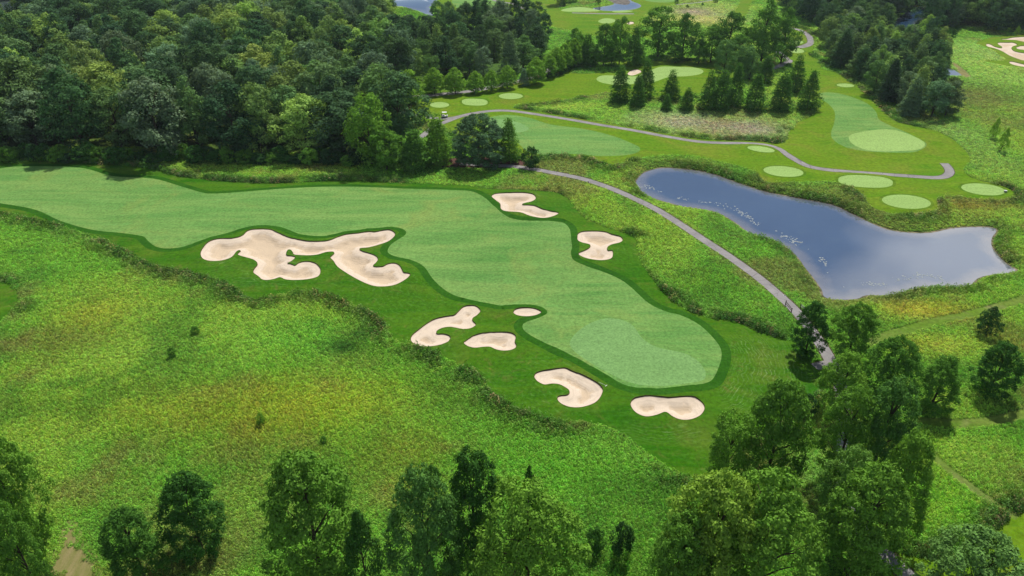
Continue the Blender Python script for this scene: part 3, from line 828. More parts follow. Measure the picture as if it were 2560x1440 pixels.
def piece(name, zone, tris, P=None, **props):
    used, inv = np.unique(tris, return_inverse=True)
    V = np.column_stack([TV[used], TZ[used]])
    x, y = V[:, 0], V[:, 1]
    bunk = zone == 'sand'
    if P is not None:
        ed = dist(P, x, y, 10)
    if bunk:
        V[:, 2] -= .2 + .75 * sstep(0, 3.2, ed) + .1 * (fbm(x / 2.2, y / 2.2, 5, 2) - .5)
    me = mesh_from(name, V, inv.reshape(-1, 3), M[zone])
    if zone == 'meadow':
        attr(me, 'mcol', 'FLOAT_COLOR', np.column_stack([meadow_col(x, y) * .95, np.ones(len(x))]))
    if zone == 'rough':
        attr(me, 'fd', 'FLOAT', dist(P_fair, x, y, 30))
        mw = np.zeros(len(x))
        for bx_, by_, rx_, ry_ in ((1890, 880, 90, 40), (1850, 990, 45, 45), (1930, 930, 90, 50), (1640, 1085, 130, 16), (560, 655, 45, 18), (640, 700, 60, 16), (1160, 950, 60, 20), (250, 570, 90, 14)):
            c0, c1, c2 = proj([(bx_, by_), (bx_ + rx_, by_), (bx_, by_ - ry_)])
            mw = np.maximum(mw, .5 * np.exp(-((x - c0[0]) / abs(c1[0] - c0[0])) ** 2 - ((y - c0[1]) / abs(c2[1] - c0[1])) ** 2))
        attr(me, 'mw', 'FLOAT', mw)
    if zone in ('sand', 'water'):
        attr(me, 'ed', 'FLOAT', ed)
    if not bunk:
        return obj(name, me, **props)
    root = bpy.data.objects.new(name, None)
    COL.objects.link(root)
    c = V.mean(0)
    root.location = (c[0], c[1], TZ[used].min())
    for k, v in props.items():
        root[k] = v
    me.name = 'sand'
    o = obj('sand', me, root)
    o.matrix_parent_inverse = root.matrix_basis.inverted()
    # turf lip: a low wall of soil and roots from the grass edge down to the sand
    Q = ccw(P)
    zt = land(Q[:, 0], Q[:, 1])
    n = len(Q)
    LV = np.vstack([np.column_stack([Q, zt + .03]), np.column_stack([offset(Q, -.04), zt - .45]), np.column_stack([offset(Q, .07), zt + .02])])
    i = np.arange(n)
    j = (i + 1) % n
    LF = np.vstack([np.column_stack([i, j, j + n, i + n]), np.column_stack([i + 2 * n, j + 2 * n, j, i])])
    lo = obj('turf_lip', mesh_from('turf_lip', LV, LF, M['lip']), root)
    lo.matrix_parent_inverse = root.matrix_basis.inverted()
    return root


meadow_ids = [i for i, r in enumerate(REG) if r[1] == 'meadow']
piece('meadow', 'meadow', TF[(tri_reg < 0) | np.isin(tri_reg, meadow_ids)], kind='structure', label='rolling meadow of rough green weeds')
for i, (name, zone, P, props) in enumerate(REG):
    if i in meadow_ids or not (tri_reg == i).any():
        continue
    piece(name, zone, TF[tri_reg == i], P, **props)

# ------------------------------------------------------------------ trees
def leaf_quads(C, N, size, rg, ratio=.62, bend=.0):
    """a quad for each centre C with normal N"""
    n = len(C)
    N = N / (np.linalg.norm(N, axis=1)[:, None] + 1e-9)
    R = rg.normal(size=(n, 3))
    U = np.cross(N, R)
    U /= np.linalg.norm(U, axis=1)[:, None] + 1e-9
    W = np.cross(N, U)
    s = np.asarray(size)[:, None] * .5
    V = np.stack([C - U * s, C - W * s * ratio, C + U * s, C + W * s * ratio], 1).reshape(-1, 3)
    Fq = np.arange(4 * n).reshape(n, 4)
    return V, Fq


PROF = {
    'oval': lambda t: np.sin(np.pi * np.clip(t * .93 + .05, 0, 1)) ** .65,
    'spread': lambda t: np.sin(np.pi * np.clip(t ** 1.35 * .86 + .1, 0, 1)) ** .7,
    'egg': lambda t: np.sin(np.pi * np.clip(t ** .62 * .9 + .1, 0, 1)) ** .75,
    'round': lambda t: np.sqrt(np.clip(1 - (2 * t - 1) ** 2, 0, 1)),
    'cone': lambda t: 1.12 * np.clip((1 - t) ** .78, 0.04, 1) * (1 - .3 * np.exp(-t * 12)),
    'full': lambda t: np.sin(np.pi * np.clip(t ** .85 * .8 + .17, 0, 1)) ** .6,
    'dome': lambda t: np.clip(1 - t ** 2.3, .02, 1) ** .62 * (1 - .5 * np.exp(-t * 8)),
    'column': lambda t: np.sin(np.pi * np.clip(t * .85 + .1, 0, 1)) ** .4,
}


def make_tree(kind, seed, n_clump, n_leaf, leaf, zb=.1, rough_k=.3, mat='leaf', rc=(.10, .17), asp=1.6):
    """trunk and crown of unit width and unit height, proportioned to be drawn asp times as tall as wide"""
    rg = np.random.default_rng(seed)
    prof = PROF[kind]
    ph = rg.uniform(0, 6.28, 6)

    def env(t, a):
        lump = 1 + rough_k * (.5 * np.sin(2 * a + ph[0] + 3 * t) + .35 * np.sin(3 * a + ph[1] - 5 * t) + .3 * np.sin(5 * a + ph[2] + 9 * t))
        return .5 * prof(t) * lump
    H = asp * (1 - zb)
    if kind == 'cone':
        nb = n_clump
        tb = np.sort(rg.uniform(0, .985, nb))
        ab = np.arange(nb) * 2.399 + rg.uniform(-.5, .5, nb)
        Lb = env(tb, ab) * rg.uniform(.72, 1.14, nb)
        w = Lb + .06
        k = rg.choice(nb, n_leaf, p=w / w.sum())
        s = rg.uniform(.1, 1, n_leaf) ** .6
        wid = .1 * (1.1 - s) + .045
        lat = rg.normal(size=n_leaf) * wid
        r = Lb[k] * s
        a = ab[k]
        x = np.cos(a) * r - np.sin(a) * lat
        yv = np.sin(a) * r + np.cos(a) * lat
        z = asp * zb + H * tb[k] * .97 + .05 * s - .15 * s * s * (1 - tb[k]) + rg.normal(size=n_leaf) * .022
        C = np.stack([x, yv, z], 1)
        N = np.stack([np.cos(a) * .6, np.sin(a) * .6, np.full(n_leaf, .9)], 1) + rg.normal(size=(n_leaf, 3)) * .5
        cent = np.stack([np.cos(ab) * Lb * .8, np.sin(ab) * Lb * .8, asp * zb + H * tb], 1)
        lv = np.clip(.5 + rg.normal(size=n_leaf) * .15, 0, 1)
    else:
        tc = np.clip(rg.beta(1.35, 1.15, n_clump), .01, .99)
        ac = np.arange(n_clump) * 2.399 + rg.uniform(-.6, .6, n_clump)
        rr = env(tc, ac)
        rad = rg.uniform(*rc, n_clump) * (.8 + .35 * prof(tc))
        depth = np.where(rg.uniform(size=n_clump) < .72, rg.uniform(.82, 1.05, n_clump), rg.uniform(.2, .8, n_clump))
        r = np.clip(rr - rad * .6, 0, None) * depth
        zt = H - rad * .5
        cent = np.stack([np.cos(ac) * r, np.sin(ac) * r, asp * zb + .03 + zt * tc], 1)
        p = rad ** 2
        k = rg.choice(n_clump, n_leaf, p=p / p.sum())
        D = rg.normal(size=(n_leaf, 3))
        out = np.stack([np.cos(ac[k]), np.sin(ac[k]), np.zeros(n_leaf)], 1)
        D += out * .6 + np.array([0, 0, .75])
        D /= np.linalg.norm(D, axis=1)[:, None]
        q = 1 + .25 * np.sin(D[:, 0] * 7 + k * 1.7) * np.sin(D[:, 1] * 7 + k * 2.3) + .16 * np.sin(D[:, 2] * 11 + k)
        C = cent[k] + D * (rad[k] * q * rg.uniform(.35, 1.1, n_leaf) ** .45)[:, None] * np.array([1.08, 1.08, .8])
        N = D * 1.0 + rg.normal(size=(n_leaf, 3)) * .45 + np.array([0, 0, .25])
        lv = np.clip(.5 + .12 * rg.normal(size=n_leaf) + .3 * (rg.uniform(size=n_clump)[k] - .5), 0, 1)
    size = leaf * rg.uniform(.6, 1.35, n_leaf)
    V, Fq = leaf_quads(C, N, size, rg)
    V[:, 2] = np.maximum(V[:, 2], .012)
    V[:, 2] /= asp
    kx = .5 / np.percentile(np.hypot(V[:, 0], V[:, 1]), 96.5)
    V[:, :2] *= kx
    kz = 1 / np.percentile(V[:, 2], 99.8)
    V[:, 2] *= kz
    cent = cent * np.array([kx, kx, kz])
    me = mesh_from('crown', V, Fq, M[mat])
    attr(me, 'lv', 'FLOAT', np.repeat(lv, 4))
    mb = MB()
    cent[:, 2] /= asp
    top = .86 if kind in ('cone', 'egg', 'column') else .7
    mb.tube([(0, 0, -.02), (.004, 0, .03), (.008, .004, .25), (-.006, .01, .5), (.0, .0, top)], [.034, .026, .022, .015, .003], 8)
    order = rg.permutation(len(cent))[:12]
    for i in order:
        c = cent[i]
        z0 = min(max(c[2] - .22, zb * .8 + .03), top - .06)
        mid = (c[0] * .45, c[1] * .45, z0 + (c[2] - z0) * .55)
        mb.tube([(0, 0, z0), mid, (c[0] * .85, c[1] * .85, c[2] - .03)], [.011, .006, .002], 5)
    return me, mb.mesh('trunk', M['bark'], True)


NR = (.05, .09)
VAR = {
    'near': [make_tree('full', 11, 210, 19000, .034, .02, .2, 'leaf', NR, 1.5), make_tree('oval', 12, 210, 19000, .034, .02, .26, 'leaf', NR, 1.5), make_tree('full', 13, 220, 19000, .034, .02, .16, 'leaf', NR, 1.5),
             make_tree('oval', 14, 200, 18000, .034, .02, .34, 'leaf', NR, 1.5), make_tree('full', 15, 220, 19000, .034, .02, .28, 'leaf', NR, 1.5)],
    'forest': [make_tree(k, 20 + i, 70, 7200, .05, .03, .3, 'leaf', (.09, .15), 1.55) for i, k in enumerate(('spread', 'oval', 'spread', 'oval', 'round', 'egg'))],
    'cone': [make_tree('cone', 40 + i, 120, 6500, .05, .03, .16, 'leaf', None, 1.7) for i in range(4)],
    'egg': [make_tree('dome', 50 + i, 170, 9500, .045, .06, .08, 'leaf', (.06, .1), 1.35) for i in range(3)],
    'cedar': [make_tree('egg', 60 + i, 130, 6500, .045, .02, .22, 'leaf', (.06, .11), 1.25) for i in range(2)],
    'ball': [make_tree('full', 65 + i, 220, 18000, .034, .0, .1, 'leaf', (.05, .085), 1.25) for i in range(2)],
    'bush': [make_tree('round', 70 + i, 50, 2800, .07, .0, .25, 'leaf', (.1, .17), .95) for i in range(2)],
    'slim': [make_tree('column', 80 + i, 160, 13000, .042, .01, .24, 'leaf', (.07, .11), 1.9) for i in range(2)],
}
TREES = []


def plant(kind, name, x, y, h, w, col, label, group=None, cat='tree', rz=None, var=None):
    me, tr = VAR[kind][(var if var is not None else random.randrange(99)) % len(VAR[kind])]
    root = bpy.data.objects.new(name, None)
    COL.objects.link(root)
    z = float(land(np.array([x]), np.array([y]))[0])
    root.location = (x, y, z - .05)
    root.rotation_euler = (0, 0, random.uniform(0, 6.28) if rz is None else rz)
    root.scale = (w, w, h)
    root['label'], root['category'] = label, cat
    if group:
        root['group'] = group
    t = bpy.data.objects.new('trunk', tr)
    c = bpy.data.objects.new('crown', me)
    c.color = (*[float(v) for v in col], 1)
    for o in (t, c):
        COL.objects.link(o)
        o.parent = root
    TREES.append((x, y, w))
    return root


WK = {'near': 1.0, 'forest': 1.0, 'cone': 1.0, 'egg': 1.08, 'cedar': 1.0, 'bush': 1.0, 'slim': 1.0, 'ball': 1.0}
VPY = 720 + F / math.tan(PITCH)


def tree_at(kind, name, tx, ty, by, wpx, col, label, group=None, cat='tree', var=None):
    """a tree from its top pixel, the row of its foot and its width in the photograph"""
    bx = tx + (1280 - tx) * (by - ty) / (VPY - ty) * .55
    x, y = proj([(bx, by)])[0]
    lo, hi = 0.2, 60
    for _ in range(30):
        m = (lo + hi) / 2
        if pix(x, y, m)[1] > ty:
            lo = m
        else:
            hi = m
    zc = y * math.cos(PITCH) - (lo / 2 - CH) * math.sin(PITCH)
    return plant(kind, name, x, y, lo * 1.02, wpx * zc / F * WK[kind], col, label, group, cat, None, var)


def mixc(a, b, t):
    return np.asarray(a) * (1 - t) + np.asarray(b) * t


KL = .6
L_dark, L_mid, L_olive, L_lime = A(50, 84, 36, KL), A(78, 114, 42, KL), A(110, 142, 48, KL), A(128, 156, 54, KL)
L_blue, L_gold, L_deep = A(84, 110, 80, KL), A(156, 160, 68, KL), A(42, 68, 40, KL)
GN_ = 'trees of the near clump'
NEAR = [
    ('near', 'broadleaf_tree', 2030, 758, 888, 88, L_dark, 'dark leafy tree beside the rail fence, its shade on the path', 0),
    ('near', 'broadleaf_tree', 2138, 764, 905, 112, mixc(L_mid, L_olive, .3), 'broad tree standing alone between the pond end and the grass track', 1),
    ('near', 'broadleaf_tree', 2112, 882, 1035, 128, mixc(L_mid, L_olive, .7), 'bright topped bushy tree where the path disappears', 3),
    ('near', 'broadleaf_tree', 2232, 850, 1020, 135, L_mid, 'dark spreading tree behind the bright topped one', 1),
    ('near', 'broadleaf_tree', 2352, 897, 1022, 108, L_mid, 'tree whose round shadow touches the curved grass track', 4),
    ('near', 'broadleaf_tree', 2500, 862, 985, 108, L_dark, 'dark round tree alone in the meadow above the curved grass track', 0),
    ('cedar', 'young_tree', 2478, 768, 834, 60, L_deep, 'small dark tree beside the upper grass track', 0),
    ('ball', 'broadleaf_tree', 1946, 958, 1205, 172, mixc(L_mid, L_olive, .35), 'dense egg shaped tree next to the bean shaped bunker lawn', 2),
    ('slim', 'broadleaf_tree', 1825, 1035, 1232, 122, mixc(L_mid, L_olive, .55), 'slender olive tree at the tip of the mown rough', 0),
    ('near', 'broadleaf_tree', 2122, 970, 1195, 150, mixc(L_mid, L_olive, .45), 'twin crowned tree, the greener one, amid the near clump', 3),
    ('near', 'broadleaf_tree', 2216, 953, 1195, 150, mixc(L_mid, L_blue, .2), 'twin crowned tree, the greyer one, amid the near clump', 0),
    ('near', 'broadleaf_tree', 2258, 1088, 1345, 150, mixc(L_olive, L_mid, .3), 'yellowish tree at the end of the straight grass track', 4),
    ('near', 'broadleaf_tree', 2120, 1128, 1345, 140, mixc(L_olive, L_blue, .3), 'tree behind the tall one over the hidden path', 1),
    ('near', 'broadleaf_tree', 2166, 1183, 1450, 205, mixc(L_mid, L_olive, .5), 'tall ragged tree hanging over the hidden path', 0),
    ('near', 'broadleaf_tree', 1790, 1205, 1500, 250, mixc(L_olive, L_gold, .25), 'huge tree with a straw coloured tip near the bottom edge', 1),
    ('near', 'broadleaf_tree', 1915, 1200, 1515, 270, mixc(L_mid, L_olive, .6), 'huge broad tree at the bottom edge, beside the straw tipped one', 3),
    ('near', 'broadleaf_tree', 1700, 1300, 1530, 180, mixc(L_mid, L_olive, .35), 'low spreading tree at the foot of the straw tipped one', 4),
    ('near', 'broadleaf_tree', 2440, 1356, 1560, 240, mixc(L_olive, L_blue, .5), 'pale leaved tree top cut by the bottom edge, beside the corner lawn', 1),
    ('near', 'broadleaf_tree', 775, 1146, 1450, 250, mixc(L_mid, L_olive, .45), 'big many topped tree alone in the lower meadow', 0),
    ('cedar', 'broadleaf_tree', 905, 1285, 1490, 115, L_dark, 'dark narrow tree between two big ones on the bottom edge', 1),
    ('near', 'broadleaf_tree', 1060, 1188, 1480, 180, mixc(L_mid, L_blue, .25), 'grey green tree in front of the dark pointed one', 2),
    ('near', 'broadleaf_tree', 1182, 1143, 1400, 160, L_dark, 'dark pointed tree standing behind two bigger ones', 4),
    ('near', 'broadleaf_tree', 1318, 1222, 1500, 270, mixc(L_mid, L_olive, .8), 'broad light green tree in the middle of the bottom edge', 3),
    ('cedar', 'young_tree', 1322, 1178, 1335, 62, L_dark, 'small dark treetop behind the broad light green tree', 0),
    ('ball', 'broadleaf_tree', 472, 1183, 1372, 150, L_dark, 'dense dark round tree in the meadow', 0),
    ('near', 'broadleaf_tree', 325, 1268, 1450, 140, mixc(L_dark, L_mid, .5), 'leafy tree beside the bare earth track', 0),
    ('near', 'broadleaf_tree', 20, 1085, 1400, 170, mixc(L_olive, L_mid, .3), 'big olive tree at the very corner over the earth track', 1),
    ('near', 'broadleaf_tree', 40, 1240, 1500, 115, mixc(L_mid, L_olive, .2), 'tree shading the bare earth track, below the olive one', 3),
    ('bush', 'bush', 1555, 1315, 1388, 62, L_deep, 'dark round bush in the lower meadow', 0),
    ('bush', 'bush', 1490, 1328, 1378, 50, L_dark, 'smaller bush next to the dark round one in the lower meadow', 1),
    ('bush', 'bush', 488, 822, 835, 22, L_mid, 'upper of two small round bushes alone in the meadow', 0),
    ('bush', 'bush', 430, 877, 893, 22, L_mid, 'lower of two small round bushes alone in the meadow', 1),
    ('bush', 'bush', 808, 1090, 1108, 18, L_mid, 'tiny round bush in the yellowish meadow', 0),
    ('bush', 'bush', 650, 1036, 1060, 24, L_olive, 'tiny olive bush left of the yellowish meadow', 1),
    ('bush', 'bush', 2016, 985, 1040, 55, L_deep, 'low dark bush between the egg shaped tree and the twin crowned one', 1),
    ('bush', 'bush', 1080, 1172, 1215, 42, L_dark, 'dark bush top behind the grey green tree', 0),
    ('bush', 'bush', 1328, 370, 418, 50, L_deep, 'dark round bush where the cart path leaves the trees', 1),
    ('bush', 'bush', 2005, 870, 895, 26, L_dark, 'small bush under the fence tree', 0),
]
for kind, nm, tx, ty, by, w, col, lab, var in NEAR:
    tree_at(kind, nm, tx, ty, by, w, (np.array(col) * .62 + np.array(L_mid) * .22) * np.array([.92, 1.0, 1.05]), lab, None, 'bush' if kind == 'bush' else 'tree', var)

ORD = ['first', 'second', 'third', 'fourth', 'fifth', 'sixth', 'seventh', 'eighth', 'ninth', 'tenth', 'eleventh', 'twelfth', 'thirteenth', 'fourteenth', 'fifteenth', 'sixteenth', 'seventeenth', 'eighteenth', 'nineteenth', 'twentieth']
# the row of clipped-looking maples along the lane
ROW = [(1085, 167, 235, 50), (1137, 167, 235, 50), (1188, 177, 233, 43), (1228, 175, 227, 38), (1268, 164, 221, 43), (1310, 172, 213, 30), (1340, 144, 209, 50), (1372, 136, 193, 40), (1392, 119, 184, 44), (1412, 109, 175, 42), (1435, 96, 168, 44)]
for i, (tx, ty, by, w) in enumerate(ROW):
    tree_at('egg' if i != 5 else 'cone', 'maple_tree', tx, ty, by, w, mixc(L_mid, L_olive, .5) if i != 5 else L_blue,
            f'{ORD[i]} maple of the row along the lane, counted from the golf cart end' if i != 5 else 'small pale young tree in the maple row',
            'maples along the lane')
# dark pyramidal oaks in the weedy island
ISL = [(1552, 166, 254, 58), (1596, 190, 264, 48), (1617, 151, 243, 50), (1680, 179, 249, 52), (1668, 236, 275, 32), (1720, 219, 274, 38), (1775, 175, 272, 52), (1808, 176, 273, 58), (1843, 159, 266, 52), (1892, 184, 275, 62), (1958, 180, 276, 64), (1918, 139, 207, 48), (1995, 137, 230, 58), (2028, 181, 273, 58), (1815, 103, 196, 62), (1865, 112, 192, 58), (1880, 130, 200, 45)]
ILAB = ['widest pyramid tree at the lane end of the weedy island', 'shorter dark tree squeezed beside the widest pyramid', 'tall slim tree behind the pair, next to the half hidden bunker', 'lone dark cone in front of the pale green',
        'smallest bushy cone in the weedy island', 'small slender cone standing apart in the island', 'outermost tree of the dense island row, by the small slender cone', 'second tree of the dense island row', 'tall tree peeping over the dense island row',
        'broad tree in the middle of the dense island row', 'feathery tree of the island row in front of the path gap', 'dark tree behind the island row under the giant tree', 'dark rounded tree behind the feathery one', 'isolated cone at the fairway end of the island row',
        'pale topped tree behind the island row, under the giant', 'second pale topped tree behind the island row', 'half hidden tree between the pale topped ones']
for i, (tx, ty, by, w) in enumerate(ISL):
    tree_at('cone' if i not in (14, 15, 16) else 'slim', 'pyramidal_oak', tx, ty, by, w, mixc(L_dark, L_mid, .35) if i < 14 else mixc(L_mid, L_blue, .4), ILAB[i], 'pyramidal oaks of the weedy island')
# the tall trees behind the island and around the far gap
TALL = [('forest', 1650, 20, 142, 105, 'spreading giant with its trunk in view'), ('forest', 1712, 36, 148, 80, 'round tree against the spreading giant'), ('forest', 1782, 70, 155, 72, 'lower tree between two giants'),
        ('forest', 1825, 36, 152, 85, 'wide dark tree next to the tallest'), ('forest', 1915, 2, 160, 110, 'tallest tree, rising over the far meadow'), ('forest', 1965, 22, 158, 75, 'leaning outer tree beside the bend of the path'),
        ('cone', 1470, 84, 164, 55, 'dark pointed tree at the end of the maple row'), ('forest', 1512, 60, 164, 66, 'leafy tree above the grassy mound'), ('forest', 1552, 42, 162, 62, 'tall tree over the grassy mound'),
        ('cone', 1588, 66, 162, 50, 'dark cone next to the spreading giant'), ('forest', 1440, 70, 160, 55, 'grey green tree behind the last maples'), ('forest', 1750, 90, 160, 50, 'small dark tree under the two giants'),
        ('forest', 1600, 110, 162, 40, 'undergrown tree at the foot of the giant'), ('forest', 1690, 115, 158, 45, 'shaded small tree under the round one'), ('forest', 1530, 112, 165, 52, 'shaded low tree over the grassy mound'), ('forest', 1478, 116, 168, 48, 'shaded low tree past the last maple'), ('forest', 1850, 90, 165, 70, 'shaded low tree under the tallest')]
for i, (k, tx, ty, by, w, lab) in enumerate(TALL):
    tree_at(k, 'tall_tree', tx, ty, by, w, mixc(L_dark, L_mid, .55 if i % 2 else .8), lab + ', behind the island green' if len(lab.split()) < 9 else lab)
# edge trees of the wood facing the main fairway bend
EDGE = [('cone', 1272, 300, 402, 64, L_mid, 'pointed tree at the path end of the dark clump'), ('ball', 1195, 288, 412, 145, mixc(L_deep, L_blue, .4), 'big round blackish oak over the mulch bed'), ('cone', 1092, 283, 408, 78, mixc(L_mid, L_olive, .3), 'bright conical tree beside the blackish oak'),
        ('cone', 1036, 322, 424, 92, mixc(L_dark, L_mid, .5), 'wide conical tree at the corner of the wood'), ('forest', 962, 318, 424, 95, L_mid, 'bushy tree at the corner of the wood'), ('forest', 920, 236, 410, 118, mixc(L_mid, L_olive, .2), 'tall corner tree above the bushy one'),
        ('forest', 975, 178, 262, 62, mixc(L_olive, L_lime, .5), 'lighter of the two bright trees by the bins'), ('forest', 1022, 176, 262, 82, mixc(L_mid, L_olive, .5), 'greener of the two bright trees by the bins'), ('bush', 1048, 281, 312, 34, L_olive, 'bush beside the parked golf cart')]
for k, tx, ty, by, w, col, lab in EDGE:
    tree_at(k, 'edge_tree' if k != 'bush' else 'bush', tx, ty, by, w, col, lab, None, 'tree' if k != 'bush' else 'bush')
# young trees on the far meadows
for i, (tx, ty, by, w, lab) in enumerate([(1692, -8, 9, 11, 'black little conifer on the far meadow rim'), (1719, 11, 19, 8, 'speck of a young tree on the far brown meadow'), (1757, 7, 14, 8, 'young tree beside the far track'),
                                          (1790, -9, 8, 12, 'dark round young tree on the far meadow'), (1496, -14, 12, 14, 'dark cone beside the silver pond'), (1411, 4, 16, 7, 'dark dot of a tree on the far green bank'),
                                          (2352, 66, 92, 25, 'pale young tree at the edge of the far dark wood'), (2384, 70, 94, 22, 'dark young tree at the edge of the far dark wood'), (2545, 66, 85, 13, 'light young tree before the far dark wood'),
                                          (2490, 300, 345, 22, 'young tree in the brownish meadow slope'), (2512, 325, 378, 26, 'larger young tree in the brownish meadow slope')]):
    tree_at('cedar', 'young_tree', tx, ty, by, w, L_dark if i not in (6, 8, 9, 10) else L_olive, lab)


# ---- the woods: filled at tree spacing, front ranks first
def fill(poly, spacing, seed, avoid=True):
    P = ccw(proj(np.array(poly)))
    rg = np.random.default_rng(seed)
    x0, y0 = P.min(0)
    x1, y1 = P.max(0)
    out = []
    row = 0
    yy = y0
    while yy < y1:
        xx = x0 + (row % 2) * spacing / 2
        while xx < x1:
            out.append((xx + rg.uniform(-.32, .32) * spacing, yy + rg.uniform(-.32, .32) * spacing))
            xx += spacing
        yy += spacing * .87
        row += 1
    q = np.array(out)
    q = q[inside(P, q[:, 0], q[:, 1])]
    r = zone_at(q[:, 0], q[:, 1])
    ok = (r < 0) | np.isin(r, meadow_ids)
    q = q[ok]
    for nme, C in PATHLINES.items():
        q = q[dist(C, q[:, 0], q[:, 1], 12, False) > (4.0 if nme != 'road' else 6)]
    T = np.array([(a, b, c) for a, b, c in TREES])
    keep = [i for i, p in enumerate(q) if np.min(np.hypot(T[:, 0] - p[0], T[:, 1] - p[1]) - T[:, 2] * .32) > spacing * .3]
    return q[keep]


WOOD = [(-110, 393), (0, 389), (150, 384), (400, 390), (650, 396), (850, 405), (960, 408), (1040, 398), (1050, 350), (1000, 312), (950, 292), (935, 262), (955, 232), (1045, 224), (1200, 209), (1330, 180), (1372, 150), (1385, 112), (1388, 84), (1300, 70), (1200, 74), (1120, 62), (1080, 50), (1000, 38), (925, 14), (890, -46), (-140, -46)]
BELT = [(2066, 158), (2112, 184), (2152, 213), (2187, 246), (2228, 288), (2290, 304), (2366, 292), (2378, 215), (2345, 150), (2305, 108), (2260, 92), (2200, 78), (2130, 70), (2060, 62), (2048, 80), (2052, 130)]
FARBAND = [(2010, 58), (2060, 52), (2200, 60), (2285, 80), (2400, 80), (2640, 82), (2660, -50), (1950, -50), (1970, 20)]
FARBAND2 = [(1310, 18), (1345, 24), (1430, 6), (1440, -45), (1230, -48), (1240, -10)]
hx, hy = proj([(12, 30)])[0]
CAND = []
for poly, sp, sd_, tag in ((WOOD, 13.0, 5, 'wood'), (BELT, 8.6, 6, 'belt'), (FARBAND, 12.0, 8, 'band'), (FARBAND2, 12.0, 9, 'band2')):
    for x, y in fill(poly, sp, sd_):
        if math.hypot(x - hx, y - hy) < 13 or (tag == 'wood' and abs(x - hx) < 9 and hy - 45 < y < hy):
            continue
        CAND.append((y, x, tag))
CAND.sort()
NEAR_N = 310
front_rank = []
TONES = [('dark green', A(58, 84, 52, KL)), ('mid green', A(78, 104, 60, KL)), ('olive', A(98, 122, 64, KL)), ('grey green', A(82, 104, 76, KL)), ('light green', A(112, 136, 66, KL)), ('deep green', A(50, 74, 48, KL))]
far_pts = []
rg_ = random.Random(5)
front_x = []
for n_, (y, x, tag) in enumerate(CAND):
    u, v = pix(x, y, 12)
    right_part = tag == 'wood' and u > 1000
    tone, col = rg_.choices(TONES, [3, 3.2, 2.4, 2.2, 1.1, 2] if tag == 'wood' and not right_part else [4, 4, 1.2, 1.5, .3, 2.5])[0]
    h = rg_.uniform(18, 26.5) if not right_part else rg_.uniform(13, 19)
    if tag == 'belt':
        h = rg_.uniform(12, 17)
    w = rg_.uniform(14.5, 20.5) * (1 if not right_part else .72)
    kind = 'forest'
    if tag == 'belt':
        w = rg_.uniform(8.5, 12)
        kind = rg_.choice(['cone', 'cone', 'forest', 'forest'])
    elif right_part:
        kind = rg_.choice(['cone', 'forest', 'forest', 'slim'])
        if kind != 'forest':
            w *= .75
    jit = np.clip(np.array([rg_.gauss(1, .045), rg_.gauss(1, .04), rg_.gauss(1, .06)]), .7, 1.3) * rg_.uniform(.82, 1.15)
    col = np.array(col) * jit
    keep = True
    for b0, b1, b2, b3 in ((-5, 0, 32, 27), (990, -20, 1064, 36), (2254, 42, 2286, 62), (2371, 166, 2406, 190)):
        bd = proj([((b0 + b2) / 2, b3)])[0][1]
        hw = w * .5 * F / (y * math.cos(PITCH) + (CH - h / 2) * math.sin(PITCH))
        if y < bd and b0 - hw * .75 < u < b2 + hw * .75:
            while h > 3 and pix(x, y, h)[1] < b3:
                h -= .5
            if h < 7:
                keep = False
            w = min(w, h * .95)
    if not keep:
        continue
    if n_ >= NEAR_N:
        far_pts.append((x, y, h, w, col))
        continue
    if tag == 'wood' and y < 222 + .06 * x and u < 960:
        front_x.append((x, y, h, w, col, tone, kind))
        continue
    if tag == 'wood':
        where = 'by the picture edge' if u < 200 else 'towards the picture edge' if u < 430 else 'above the fairway waist' if u < 680 else 'above the sprawling bunker'
        rank = 'second rank' if y < 252 else 'third rank' if y < 282 else 'middle' if y < 320 else 'back'
        lab = f'{tone} tree in the young wood behind the lane, {"lower" if v > 130 else "upper"} half, {"by the big wood" if u < 1150 else "centre" if u < 1270 else "by the last maples"}' if right_part else f'{tone} {"tall" if h > 21.5 else "lower"} tree in the {rank} of the big wood, {where}'
    elif tag == 'belt':
        lab = f'{tone} {"pointed" if kind == "cone" else "round headed"} tree in the belt beside the narrow fairway, {"fairway" if u < 2060 + (v - 60) * .95 else "meadow"} side, {"near end" if v > 180 else "middle" if v > 105 else "far end"}'
    elif tag == 'band2':
        lab = f'{tone} tree by the far lake path'
    else:
        lab = f'{tone} tree of the far dark wood past the belt'
    plant(kind, 'forest_tree' if tag == 'wood' else ('belt_tree' if tag == 'belt' else 'far_tree'), x, y, h, w, col, lab, lab + 's')
def ordw(i):
    tens = ['', '', 'twenty', 'thirty', 'forty', 'fifty']
    if i < 20:
        return ORD[i]
    n_ = i + 1
    if n_ % 10 == 0:
        return tens[n_ // 10][:-1] + 'ieth'
    return tens[n_ // 10] + '-' + ORD[n_ % 10 - 1]


front_x.sort()
for i, (x, y, h, w, col, tone, kind) in enumerate(front_x):
    o = ordw(i)
    plant(kind, 'forest_tree', x, y, rg_.uniform(20, 26), w, col, f'{o} tree from the left along the front of the big wood', 'front trees of the big wood')
shr = proj(np.stack([np.linspace(-20, 1000, 46) + rng.uniform(-9, 9, 46), 394 + 14 * np.linspace(0, 1, 46) + rng.uniform(-6, 9, 46)], 1))
for i, (x, y) in enumerate(shr):
    plant('bush', 'shrub', x, y, rg_.uniform(2.5, 6), rg_.uniform(4, 7.5), rg_.choice([L_dark, L_mid, L_deep, L_dark]) * rg_.uniform(.8, 1.15), f'{ordw(i)} shrub from the left in the thicket at the foot of the big wood', 'thicket shrubs at the foot of the big wood', 'shrub')
print('TREES', len(CAND), len(far_pts), len(front_x), len(TREES))


